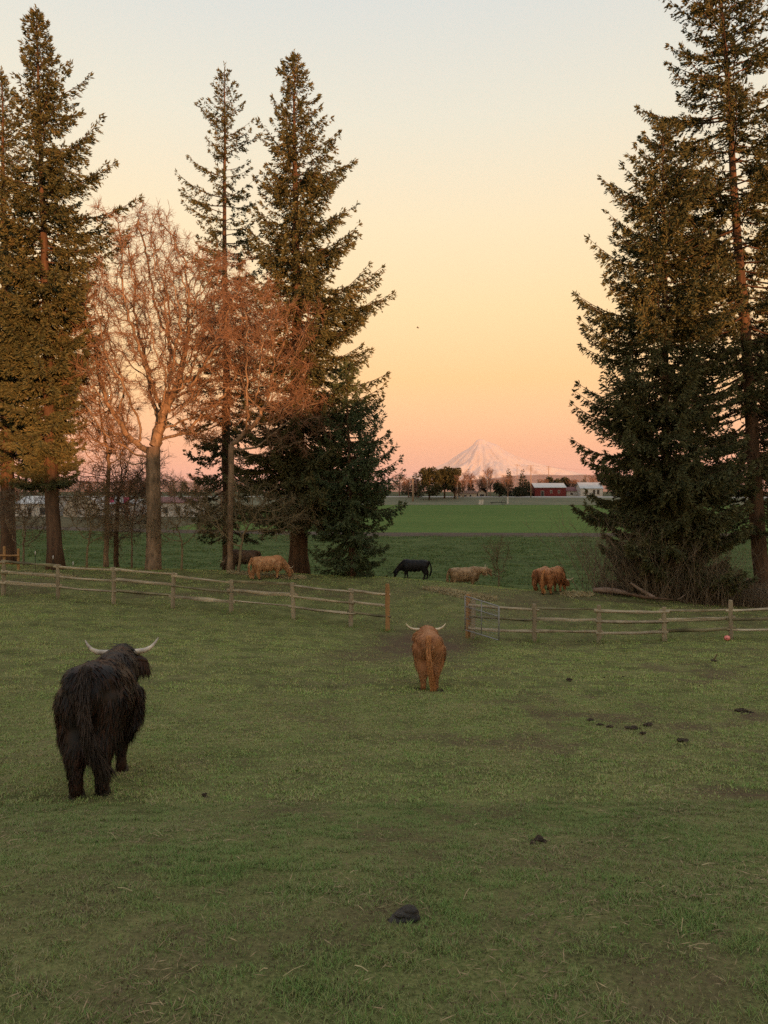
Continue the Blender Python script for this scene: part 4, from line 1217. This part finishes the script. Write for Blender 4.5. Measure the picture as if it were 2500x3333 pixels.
# bird
p = W(1360, 1067, 90)
t = thing('bird', p, 'tiny bird flying in the open sky left of the mountain', 'bird')
MB().loft(np.array([[-.16, 0, .03], [-.06, 0, .01], [.05, 0, 0], [.14, 0, -.02], [.19, 0, -.02]]), [.015, .05, .06, .035, .01], 8).build('body', M['bark_fir'], t, True)
for s in (-1, 1):
    MB().loft(np.array([[0, 0, .02], [-.02, s*.15, .10], [-.10, s*.30, .12]]), [.05, .045, .01], 6, sq=.25).build('wing', M['bark_fir'], t, True)
# ------------------------------------------------------------------ highland cattle
_ico = bmesh.new(); bmesh.ops.create_icosphere(_ico, subdivisions=2, radius=1.0)
_ico.verts.ensure_lookup_table()
ICO_V = np.array([v.co[:] for v in _ico.verts]); ICO_F = np.array([[v.index for v in f.verts] for f in _ico.faces]); _ico.free()

def blob_mesh(name, balls, voxel, smooth_it=4):
    """one continuous skin over a set of ellipsoids"""
    V = []; Fc = []; n = 0
    for c, r in balls:
        r = np.array(r, float) if np.ndim(r) else np.array([r]*3)
        V.append(ICO_V*r+np.array(c)); Fc.append(ICO_F+n); n += len(ICO_V)
    tmp = mesh_obj('tmp', np.concatenate(V), np.concatenate(Fc))
    md = tmp.modifiers.new('r', 'REMESH'); md.mode = 'VOXEL'; md.voxel_size = voxel
    ms = tmp.modifiers.new('s', 'SMOOTH'); ms.iterations = smooth_it; ms.factor = .5
    dg_ = bpy.context.evaluated_depsgraph_get(); dg_.update()
    me = bpy.data.meshes.new_from_object(tmp.evaluated_get(dg_))
    me.name = name
    bpy.data.objects.remove(tmp)
    return me

def limb(balls, pts, n=5):
    pts = [(np.array(p, float), r) for p, r in pts]
    for (a, ra), (b, rb) in zip(pts[:-1], pts[1:]):
        for i in range(n):
            t = i/n
            balls.append((a*(1-t)+b*t, ra*(1-t)+rb*t))
    balls.append(pts[-1])

def coat_mat(name, c1, c2, c3, rough=.6, spec=.2):
    m, nt, b = new_mat(name)
    b.inputs['Roughness'].default_value = rough; b.inputs['Specular IOR Level'].default_value = spec
    g = nt.nodes.new('ShaderNodeNewGeometry'); tc = nt.nodes.new('ShaderNodeTexCoord')
    n = noise_node(nt, 3.2, 3, .6, tc.outputs['Object'])
    ad = nt.nodes.new('ShaderNodeMath'); ad.operation = 'MULTIPLY_ADD'; ad.inputs[1].default_value = .45
    nt.links.new(g.outputs['Random Per Island'], ad.inputs[0])
    sb = nt.nodes.new('ShaderNodeMath'); sb.operation = 'MULTIPLY'; sb.inputs[1].default_value = .6
    nt.links.new(n.outputs['Fac'], sb.inputs[0]); nt.links.new(sb.outputs[0], ad.inputs[2])
    r = ramp_node(nt, ad.outputs[0], [(.28, c4(*c1)), (.52, c4(*c2)), (.78, c4(*c3))])
    nt.links.new(r.outputs['Color'], b.inputs['Base Color'])
    return m

def hair(P, D0, length, width, rng, grav=.5, nseg=3, wave=.10, facing=None):
    """tapering locks of hair, one ribbon each"""
    m = len(P)
    s = np.linspace(0, 1, nseg+1)
    side = np.cross(D0, facing if facing is not None else rng.normal(0, 1, (m, 3)))
    side = nrm(side+rng.normal(0, .25, (m, 3)))
    wv = rng.normal(0, wave, (m, 3))
    V = np.zeros((m, (nseg+1)*2, 3))
    tap = np.interp(s, [0, .4, .8, 1], [.75, 1, .6, .12])
    for i, t in enumerate(s):
        c = P+length[:, None]*(D0*t*(1-.25*t*grav)+wv*t*t*.8+np.array([0, 0, -grav])*t*t*.6)
        V[:, 2*i] = c+side*(width*tap[i]*.5)[:, None]
        V[:, 2*i+1] = c-side*(width*tap[i]*.5)[:, None]
    k = (nseg+1)*2
    b = (np.arange(m)*k)[:, None]
    Q = np.concatenate([b+np.array([[2*i, 2*i+1, 2*i+3, 2*i+2]]) for i in range(nseg)], 0)
    return V.reshape(-1, 3), Q

def cow(d, x, heading, mats, pose, label, rng, name='highland_cow', scale=1.0, pitch=0.0, nhair=9000, hl=1.0, hw=.013, horns=True, horn_mat='horn', horn_len=1.0,
        voxel=.035, stance=(0, 0, 0, 0), group=None, tail_end=None, hornlift=1.0, zoff=0.0, head_yaw=0.0, legspread=1.0, belly=1.0, cat='cow', wide=1.0):
    """local frame: +X forward, +Y left; pose 'graze' / 'up' / 'level'"""
    p = onground(x, d) if not isinstance(x, tuple) else np.array([x[0], d, gz(x[0], d)])
    p[2] += zoff
    t = thing(name, p, label, cat, group, (0, math.radians(pitch), math.radians(90-heading)), scale)
    B = []
    w = wide
    # trunk
    B += [((-.62, 0, .93), (.27, .27*w, .27)), ((-.66, .15*w, 1.0), (.17, .14, .16)), ((-.66, -.15*w, 1.0), (.17, .14, .16)), ((-.74, 0, 1.03), (.13, .12, .13))]
    for xx, zz, ry, rz in ((-.45, .87, .32, .33), (-.22, .83, .355*belly, .36), (.02, .82, .365*belly, .37), (.25, .83, .35, .37), (.45, .87, .30, .36), (.60, .90, .25, .33)):
        B.append(((xx, 0, zz), (.27, ry*w, rz)))
    B += [((.48, 0, 1.12), (.24, .13, .12)), ((.05, 0, 1.10), (.4, .16, .1)), ((-.4, 0, 1.10), (.3, .18, .1)), ((.70, 0, .72), (.16, .15, .22))]
    LY = .165*legspread
    st = stance
    hs = [(.0, 0)]
    hoof_pts = []
    for i, sd in enumerate((1, -1)):       # hind legs
        s = st[i]
        limb(B, [((-.62, sd*.165*w, .84), .195), ((-.60+s*.3, sd*(.17*w), .60), .165), ((-.70+s*.7, sd*LY, .42), .110), ((-.69+s*.95, sd*LY, .20), .064), ((-.67+s, sd*LY, .10), .066), ((-.64+s, sd*LY, .045), .062)], 5)
        hoof_pts.append((-.63+s, sd*LY))
    for i, sd in enumerate((1, -1)):       # fore legs
        s = st[2+i]
        limb(B, [((.52, sd*.20*w, .78), .17), ((.50+s*.25, sd*.19, .58), .115), ((.52+s*.6, sd*LY, .38), .075), ((.51+s*.95, sd*LY, .17), .050), ((.52+s, sd*LY, .10), .058), ((.54+s, sd*LY, .045), .060)], 5)
        hoof_pts.append((.55+s, sd*LY))
    # neck and head
    cy, sy = math.cos(math.radians(head_yaw)), math.sin(math.radians(head_yaw))
    def H(a): # rotate head part about the neck root
        a = np.array(a, float); q = a-np.array([.62, 0, 0])
        return np.array([.62+q[0]*cy-q[1]*sy, q[0]*sy+q[1]*cy, a[2]])
    if pose == 'graze':
        poll = H((1.13, 0, .50)); muz = H((1.22, 0, .10)); nk = [((.55, 0, .98), .25), (H((.82, 0, .82)), .20), (H((1.02, 0, .60)), .155)]
    elif pose == 'level':
        poll = H((1.22, 0, 1.08)); muz = H((1.53, 0, .78)); nk = [((.58, 0, 1.0), .26), (H((.88, 0, 1.03)), .20), (H((1.08, 0, 1.04)), .17)]
    else:
        poll = H((1.20, 0, 1.22)); muz = H((1.46, 0, .86)); nk = [((.58, 0, 1.02), .26), (H((.86, 0, 1.10)), .21), (H((1.07, 0, 1.15)), .175)]
    limb(B, nk, 4)
    fa = nrm((muz-poll)[None])[0]                 # face axis
    lat = np.array([-sy, cy, 0.0])
    upv = np.cross(fa, lat); upv = upv if upv[2] > 0 else -upv   # out of the forehead / crown
    if pose == 'graze': upv = nrm((np.cross(lat, fa)*-1)[None])[0]; upv = upv if upv[0]*cy+upv[1]*sy > 0 else -upv
    fl = np.linalg.norm(muz-poll)
    limb(B, [(nk[-1][0], .16), (poll, .135), (poll+fa*fl*.3, .125), (poll+fa*fl*.62, .092), (poll+fa*fl*.9, .082), (muz+fa*.02, .07)], 5)
    ears = []
    back = -upv*.2 - fa*.0
    for sd in (1, -1):
        e0 = poll+lat*sd*.12-upv*.02+fa*.03; e1 = e0+lat*sd*.17-np.array([0, 0, .05])
        limb(B, [(e0, .045), ((e0+e1)/2, .055), (e1, .028)], 4)
        ears.append((e0, e1))
    me = blob_mesh('body', [(c, r) for c, r in B], voxel)
    me.materials.clear(); me.materials.append(mats[0])
    me.polygons.foreach_set('use_smooth', np.ones(len(me.polygons), dtype=bool))
    body = bpy.data.objects.new('body', me); col.objects.link(body); body.parent = t
    # hair roots
    nf = len(me.polygons); me.calc_loop_triangles()
    tri = np.zeros(len(me.loop_triangles)*3, dtype=np.int32); me.loop_triangles.foreach_get('vertices', tri); tri = tri.reshape(-1, 3)
    vc = np.zeros(len(me.vertices)*3); me.vertices.foreach_get('co', vc); vc = vc.reshape(-1, 3)
    a, b_, c_ = vc[tri[:, 0]], vc[tri[:, 1]], vc[tri[:, 2]]
    cr = np.cross(b_-a, c_-a); ar = np.linalg.norm(cr, axis=1)
    pick = rng.choice(len(tri), nhair, p=ar/ar.sum())
    u, v = rng.random(nhair), rng.random(nhair); fl_ = u+v > 1; u[fl_] = 1-u[fl_]; v[fl_] = 1-v[fl_]
    P = a[pick]*(1-u-v)[:, None]+b_[pick]*u[:, None]+c_[pick]*v[:, None]
    N = nrm(cr[pick])
    dh = (P-poll)@fa; inhead = (np.linalg.norm(P-(poll+fa*fl*.5), axis=1) < fl*.75+.1) & (np.linalg.norm(P-poll, axis=1) < fl+.12)
    earm = np.zeros(nhair, bool)
    for e0, e1 in ears: earm |= np.linalg.norm(P-(e0+(e1-e0)*.7), axis=1) < .12
    flow = np.stack([np.full(nhair, -.32), np.sign(P[:, 1])*.5*np.clip((N[:, 2]), 0, 1), -1.0+.4*np.clip(N[:, 2], 0, 1)], 1)
    rear = np.clip((-P[:, 0]-.55)*4, 0, 1)
    flow[:, 0] *= 1-rear*.8
    flow[inhead] = fa*.8+np.array([0, 0, -.5])
    tanf = flow-N*(flow*N).sum(1)[:, None]
    tanf = nrm(tanf)
    lift = np.where(P[:, 2] < .4, .26, .14)
    # clumps: neighbouring hairs lean together
    cl = np.stack([vnoise(P[:, 0]*9+5, P[:, 2]*5+P[:, 1]*7, 3)-.5, vnoise(P[:, 1]*9+9, P[:, 2]*5+P[:, 0]*7, 7)-.5, np.zeros(nhair)], 1)
    D0 = nrm(tanf+N*lift[:, None]+cl*.85+rng.normal(0, .10, (nhair, 3)))
    Lh = np.interp(P[:, 2], [0, .08, .16, .42, .58, .85, 1.1, 1.3], [.02, .04, .065, .11, .14, .115, .10, .11])
    Lh = np.where((N[:, 2] < -.5) & (P[:, 2] > .4) & ~inhead, .17, Lh)
    Lh = np.where(inhead, .07, Lh)
    Lh = np.where(inhead & (dh < .10) & (dh > -.12), .20, Lh)
    Lh = np.where(earm, .20, Lh)
    D0[earm] = nrm(D0[earm]*.4+np.array([0, 0, -1.0])+lat*np.sign((P[earm]-poll)@lat)[:, None]*.35)
    Lh = Lh*hl*rng.uniform(.65, 1.25, nhair)
    W_ = hw*rng.uniform(.6, 1.35, nhair)
    V, Q = hair(P-N*.008, D0, Lh, W_, rng, facing=N)
    mesh_obj('coat', V, Q, mats[0], t)
    # fringe over the face
    nfr = max(40, nhair//45)
    P = poll+lat*rng.normal(0, .06, (nfr, 1))+fa*rng.uniform(-.02, .08, (nfr, 1))+upv*.10
    D0 = nrm(fa+upv*.45+rng.normal(0, .16, (nfr, 3)))
    V, Q = hair(P, D0, .26*hl*rng.uniform(.6, 1.1, nfr), np.full(nfr, hw*1.1), rng)
    mesh_obj('forelock', V, Q, mats[0], t)
    # tail
    te = np.array(tail_end if tail_end is not None else (-.93, .02, .32))
    t0 = np.array([-.84, .02, 1.12]); tm = np.array([-1.10, te[1]*.1+.05, .72])
    s = np.linspace(0, 1, 16)[:, None]
    TP = t0*(1-s)**2+2*tm*s*(1-s)+te*s**2
    mb = MB(); mb.loft(TP, np.interp(s[:, 0], [0, .3, .75, 1], [.055, .034, .026, .008]), 8, .1, rng)
    n = max(160, nhair//9)
    si = rng.random(n)**.85
    Pt = np.stack([np.interp(si, s[:, 0], TP[:, i]) for i in range(3)], 1)
    rn = nrm(rng.normal(0, 1, (n, 3))); Pt = Pt+rn*np.interp(si, [0, .2, 1], [.055, .034, .03])[:, None]
    tg = np.stack([np.interp(si, s[:, 0], np.gradient(TP[:, i])) for i in range(3)], 1)
    Dt = nrm(nrm(tg)+rn*.16)
    V, Q = hair(Pt, Dt, (.10+.15*si)*hl*rng.uniform(.7, 1.2, n), np.full(n, hw*1.1), rng, grav=.3)
    mb.add(V, Q)
    mb.build('tail', mats[1], t)
    # hooves
    for hx_, hy_ in hoof_pts:
        MB().loft(np.array([[hx_-.01, hy_, .09], [hx_+.005, hy_, .05], [hx_+.015, hy_, .0]]), [.052, .066, .074], 10, sq=1.0).build('hoof', M['hoof'], t, True)
    # horns
    if horns:
        for sd in (1, -1):
            b0 = poll+lat*sd*.07+upv*.02-fa*.02
            L_ = horn_len
            up_ = upv*.35+np.array([0, 0, 1.0])*.65
            HP = np.array([b0, b0+lat*sd*.12*L_, b0+lat*sd*.23*L_+up_*.015*hornlift, b0+lat*sd*.31*L_+up_*.06*hornlift, b0+lat*sd*.365*L_+up_*.13*hornlift, b0+lat*sd*.40*L_+up_*.20*hornlift])
            MB().loft(HP, np.array([.034, .033, .029, .022, .014, .004]), 10, .06, rng).build('horn', M[horn_mat], t, True)
    for sd in (1, -1):
        V, Q = uvs(.02, 8, 10)
        mesh_obj('eye', V+poll+fa*fl*.33+lat*sd*.115+upv*.035, Q, M['eye'], t, True)
    # muzzle pad
    V, Q = uvs(1, 10, 12, (.05, .06, .045)); mesh_obj('nose', V+muz+fa*.055, Q, M['hoof'], t, True)
    return t

C = {}
C['black'] = coat_mat('coat_black', (.004, .0036, .0036), (.007, .0055, .005), (.052, .021, .012), .5, .22)
C['black_tail'] = coat_mat('coat_black_tail', (.012, .010, .009), (.026, .019, .015), (.050, .034, .025))
C['orange'] = coat_mat('coat_orange', (.17, .068, .030), (.29, .130, .056), (.45, .24, .12))
C['orange_tail'] = coat_mat('coat_orange_tail', (.30, .12, .042), (.40, .18, .07), (.52, .26, .11))
C['ginger'] = coat_mat('coat_ginger', (.20, .085, .038), (.40, .205, .095), (.60, .38, .21))
C['brown'] = coat_mat('coat_brown', (.045, .028, .02), (.085, .055, .038), (.16, .105, .065))
C['jet'] = coat_mat('coat_jet', (.007, .007, .009), (.010, .010, .012), (.018, .016, .016))
C['dun'] = coat_mat('coat_dun', (.16, .10, .055), (.29, .19, .105), (.42, .30, .18))
C['rust'] = coat_mat('coat_rust', (.16, .060, .026), (.25, .100, .042), (.36, .17, .075))

cow(6.83, (-2.62,), -11, (C['black'], C['black_tail']), 'up', 'shaggy black highland cow walking away in the left foreground', R_(71), scale=.955, pitch=11.5, nhair=52000, hl=.78, hw=.0095, horn_mat='horn_grey',
    voxel=.024, stance=(.02, .10, -.05, .05), tail_end=(-.92, -.13, .36), head_yaw=3, legspread=.62, horn_len=.84, hornlift=.9, belly=.98, wide=.80)
cow(15.35, (.93,), 2.0, (C['orange'], C['orange_tail']), 'level', 'orange highland cow walking away toward the gateway', R_(72), scale=.96, pitch=6, nhair=30000, hl=.75, hw=.010, voxel=.028, stance=(.0, .08, .02, -.05), tail_end=(-.90, -.05, .22), head_yaw=3, legspread=.78, horn_len=1.0, hornlift=.8, wide=.94)
cow(38.2, 872, 62, (C['ginger'], C['ginger']), 'graze', 'light ginger cow grazing in front of the thick fir trunk', R_(73), scale=1.0, nhair=9000, hw=.02, voxel=.04, stance=(-.05, .16, .05, -.08))
cow(41.0, 795, -82, (C['brown'], C['brown']), 'graze', 'dark brown cow with pale horns grazing behind the light ginger one', R_(74), scale=1.0, nhair=8000, hw=.02, voxel=.04, stance=(0, .1, 0, -.1))
cow(41.5, 1350, -85, (C['jet'], C['jet']), 'graze', 'hornless jet black cow grazing on the ridge', R_(75), scale=.93, nhair=7000, hw=.02, hl=.5, voxel=.04, horns=False, stance=(.1, -.08, .08, -.08))
cow(41.5, 1512, 80, (C['dun'], C['dun']), 'level', 'long haired dun cow standing side on with raised horns', R_(76), scale=.98, nhair=10000, hw=.02, hl=1.25, voxel=.04, stance=(0, .1, 0, -.1), hornlift=1.3, zoff=-.22, head_yaw=-12)
cow(38.2, 1765, 30, (C['rust'], C['rust']), 'graze', 'rusty cow half hidden behind the other ginger cow on the right', R_(77), scale=1.0, nhair=8000, hw=.02, voxel=.04, stance=(-.05, .12, 0, -.1))
cow(36.2, 1800, 40, (C['rust'], C['orange_tail']), 'graze', 'rusty cow with pale horns grazing right of its companion', R_(78), scale=1.05, nhair=9000, hw=.02, voxel=.04, stance=(-.05, .12, .0, -.1))
# ------------------------------------------------------------------ grass
def blades(name, d0, d1, n, hgt, wid, rng, mat, label, umax=.56, bias=1.0, nseg=2, fq=11):
    d = np.sqrt(rng.random(n)*(d1**2-d0**2)+d0**2) if bias == 1 else d0+(d1-d0)*rng.random(n)**bias
    u = rng.uniform(-umax, umax, n); x = u*d
    m = mud_amount(x, d)
    # clump density
    cn = fbm(x*fq, d*fq, 91, 3); cn2 = fbm(x*.8, d*.5, 95, 3)
    keep = rng.random(n) < np.clip(1.1-m*1.15, .05, 1)*np.clip((cn-.36)*4.2, .28, 1)
    x, d, cn, cn2, m = x[keep], d[keep], cn[keep], cn2[keep], m[keep]
    n = len(x)
    z = ground(x, d)
    P = np.stack([x, d, z-.004], 1)
    h = hgt*rng.uniform(.45, 1.25, n)*(.55+.9*np.clip((cn-.3)*2, 0, 1))*(.75+.5*cn2)*(1-.5*m)
    a = rng.random(n)*2*PI
    tilt = np.abs(rng.normal(0, .55, n))
    D = np.stack([np.cos(a)*np.sin(tilt), np.sin(a)*np.sin(tilt), np.cos(tilt)], 1)
    b = a+rng.normal(0, .8, n)
    bend = np.stack([np.cos(b), np.sin(b), np.full(n, -.35)], 1)*rng.uniform(.1, .65, n)[:, None]
    sd = np.stack([-np.sin(a+rng.normal(0, .8, n)), np.cos(a), np.zeros(n)], 1); sd = nrm(sd)
    w = wid*rng.uniform(.6, 1.4, n)
    if nseg == 2:
        V = np.zeros((n, 6, 3))
        for i, (t, tw_) in enumerate(((0, .8), (.5, .9), (1, .12))):
            c = P+h[:, None]*(D*t+bend*t*t)
            V[:, 2*i] = c+sd*(w*tw_*.5)[:, None]; V[:, 2*i+1] = c-sd*(w*tw_*.5)[:, None]
        k = (np.arange(n)*6)[:, None]
        Q = np.concatenate([k+np.array([[0, 1, 3, 2]]), k+np.array([[2, 3, 5, 4]])])
    else:
        V = np.zeros((n, 3, 3))
        V[:, 0] = P+sd*(w*.5)[:, None]; V[:, 1] = P-sd*(w*.5)[:, None]; V[:, 2] = P+h[:, None]*(D+bend*.6)
        Q = np.arange(n*3).reshape(-1, 3)
    return tag(mesh_obj(name, V.reshape(-1, 3), Q, mat), label, 'grass', None, 'stuff')

def grass_mat(name, cols):
    m, nt, b = new_mat(name)
    b.inputs['Roughness'].default_value = .7; b.inputs['Specular IOR Level'].default_value = .2
    g = nt.nodes.new('ShaderNodeNewGeometry')
    n = noise_node(nt, .9, 4, .65, stretch=(1, .7, 1)); n2 = noise_node(nt, 5, 3, .6)
    a1 = nt.nodes.new('ShaderNodeMath'); a1.operation = 'MULTIPLY_ADD'; a1.inputs[1].default_value = .36
    nt.links.new(g.outputs['Random Per Island'], a1.inputs[0])
    s1 = nt.nodes.new('ShaderNodeMath'); s1.operation = 'MULTIPLY'; s1.inputs[1].default_value = .45
    nt.links.new(n.outputs['Fac'], s1.inputs[0])
    a2 = nt.nodes.new('ShaderNodeMath'); a2.operation = 'MULTIPLY_ADD'; a2.inputs[1].default_value = .25
    nt.links.new(n2.outputs['Fac'], a2.inputs[0]); nt.links.new(s1.outputs[0], a2.inputs[2]); nt.links.new(a2.outputs[0], a1.inputs[2])
    r = ramp_node(nt, a1.outputs[0], [(.25+.55*i/(len(cols)-1), c4(*c)) for i, c in enumerate(cols)])
    nt.links.new(r.outputs['Color'], b.inputs['Base Color'])
    return m
M['grass'] = grass_mat('grass', [(0.068, 0.152, 0.033), (0.114, 0.202, 0.051), (0.167, 0.220, 0.070), (0.209, 0.198, 0.097), (0.275, 0.220, 0.143)])
M['grass_mid'] = grass_mat('grass_mid', [(0.119, 0.232, 0.055), (0.195, 0.307, 0.080), (0.276, 0.351, 0.110), (0.339, 0.326, 0.144), (0.388, 0.314, 0.188)])
M['grass_near'] = grass_mat('grass_near', [(0.093, 0.197, 0.045), (0.158, 0.262, 0.066), (0.234, 0.290, 0.094), (0.290, 0.265, 0.125), (0.358, 0.277, 0.172)])
rng = R_(81)
blades('grass', 1.9, 6.0, 480000, .025, .0023, rng, M['grass'], 'short trampled grass nearest the viewer')
blades('grass', 6.0, 14.0, 430000, .029, .0055, rng, M['grass_near'], 'short grass around the black cow and the orange cow', nseg=2)
blades('grass', 14.0, 30.0, 330000, .040, .015, rng, M['grass_mid'], 'short grass running down to the rail fences', nseg=1, fq=3.2)
blades('grass', 30.0, 43.0, 150000, .05, .024, rng, M['grass_mid'], 'short olive grass on the mound behind the fences', nseg=1, fq=2.0)

def tussocks():
    rng = R_(87); n = 170000
    d = 45+rng.random(n)**.8*90; x = rng.uniform(-.56, .56, n)*d
    cn = fbm(x*.5, d*1.1, 97, 4)
    k = rng.random(n) < np.clip((cn-.42)*6, .03, 1); x, d, cn = x[k], d[k], cn[k]; n = len(x)
    P = np.stack([x, d, ground(x, d)-.02], 1)
    D = nrm(rng.normal(0, .45, (n, 3))+np.array([0, 0, 1.0]))
    h = rng.uniform(.10, .30, n)*(.5+cn)
    sd = nrm(np.cross(D, rng.normal(0, 1, (n, 3)))); w = rng.uniform(.03, .075, n)
    V = np.stack([P+sd*w[:, None], P-sd*w[:, None], P+D*h[:, None]], 1)
    return mesh_obj('grass', V.reshape(-1, 3), np.arange(n*3).reshape(-1, 3), M['grass_rough'])
M['grass_rough'] = grass_mat('grass_rough', [(.045, .085, .026), (.065, .115, .034), (.09, .135, .042), (.11, .13, .05)])
tag(tussocks(), 'rough dark green tussocks on the slope in the hollow', 'grass', None, 'stuff')

M['soil'] = simple_mat('soil', (.085, .062, .042), (.045, .034, .024), 20, .95)
# crumbs of trodden earth and droppings between the blades
def crumbs():
    rng = R_(89); n = 15000
    d = 2.2+26*rng.random(n)**1.5; x = rng.uniform(-.55, .55, n)*d
    m = mud_amount(x, d); cn = fbm(x*1.7, d*1.2, 103, 4)
    k = rng.random(n) < np.clip((cn-.46)*5, .02, .8)+m*.6; x, d = x[k], d[k]; n = len(x)
    P = np.stack([x, d, ground(x, d)+.004], 1)
    s = rng.uniform(.0012, .0034, n)*(1+d/6)
    o = nrm(np.array([[1, 0, -.3], [-.5, .87, -.3], [-.5, -.87, -.3], [0, 0, .9]]))
    V = P[:, None]+s[:, None, None]*o[None]*rng.uniform(.6, 1.5, (n, 4, 1))
    b = (np.arange(n)*4)[:, None]
    T = np.concatenate([b+np.array([[0, 1, 3]]), b+np.array([[1, 2, 3]]), b+np.array([[2, 0, 3]])])
    return mesh_obj('dirt_crumbs', V.reshape(-1, 3), T, M['soil'])
tag(crumbs(), 'crumbs of dark trodden earth scattered through the grass', 'dirt', None, 'stuff')

# tufts at fence posts
def tufts():
    rng = R_(83); V_, Q_ = [], []; n0 = 0
    for row in (LP, RP):
        for (x, yb, yt, d, fr) in row:
            p = onground(x, d)
            m = 70
            P = p+np.stack([rng.normal(0, .16, m), rng.normal(0, .14, m), np.zeros(m)], 1)
            P[:, 2] = ground(P[:, 0], P[:, 1])
            V, Q = hair(P, nrm(rng.normal(0, .35, (m, 3))+np.array([0, 0, 1.0])), rng.uniform(.08, .24, m), np.full(m, .014), rng, grav=.2)
            V_.append(V); Q_.append(Q+n0); n0 += len(V)
    return mesh_obj('grass', np.concatenate(V_), np.concatenate(Q_), M['grass'])
tag(tufts(), 'longer grass tufts round the feet of the fence posts', 'grass', None, 'stuff')

# dead blades lying flat in the turf
def litter():
    rng = R_(90); n = 42000
    d = 2.1+20*rng.random(n)**1.4; x = rng.uniform(-.55, .55, n)*d
    cn = fbm(x*2.3, d*1.5, 107, 4); k = rng.random(n) < np.clip((cn-.40)*4, .06, 1); x, d = x[k], d[k]; n = len(x)
    P = np.stack([x, d, ground(x, d)+rng.uniform(.006, .02, n)], 1)
    a = rng.random(n)*2*PI; l = rng.uniform(.010, .030, n)*(1+d/25)
    D = np.stack([np.cos(a), np.sin(a), rng.normal(0, .22, n)], 1)*l[:, None]
    sd = np.stack([-np.sin(a), np.cos(a), np.full(n, .4)], 1)*(rng.uniform(.0006, .0013, n)*(1+d/5))[:, None]
    V = np.stack([P-D, P+sd, P+D, P-sd], 1)
    return mesh_obj('dead_grass', V.reshape(-1, 3), np.arange(n*4).reshape(-1, 4), M['litter'])
M['litter'] = simple_mat('litter', (.26, .205, .12), (.12, .09, .055), 3, .9, island=.45)
tag(litter(), 'dead pale brown blades lying in the short turf', 'dead grass', None, 'stuff')

# loose straw stalks
def stalks():
    rng = R_(85); P0, P1, r = [], [], []
    for i in range(60):
        d = 2.3+rng.random()**1.3*14; x = rng.uniform(-.54, .54)*d
        p = np.array([x, d, gz(x, d)+.025]); a = rng.normal(0, .6); L_ = rng.uniform(.012, .045)
        dv = np.array([math.cos(a)*L_, math.sin(a)*L_, rng.normal(0, .012)])
        m = p+np.array([0, 0, .006])
        P0 += [p-dv, m]; P1 += [m, p+dv]; w = rng.uniform(.0008, .0017)*(1+d/12); r += [w, w]
    V, Q = tubes(P0, P1, r, r, 3)
    return mesh_obj('straw', V, Q, M['straw'])
tag(stalks(), 'loose straw stalks strewn over the foreground grass', 'straw', None, 'stuff')
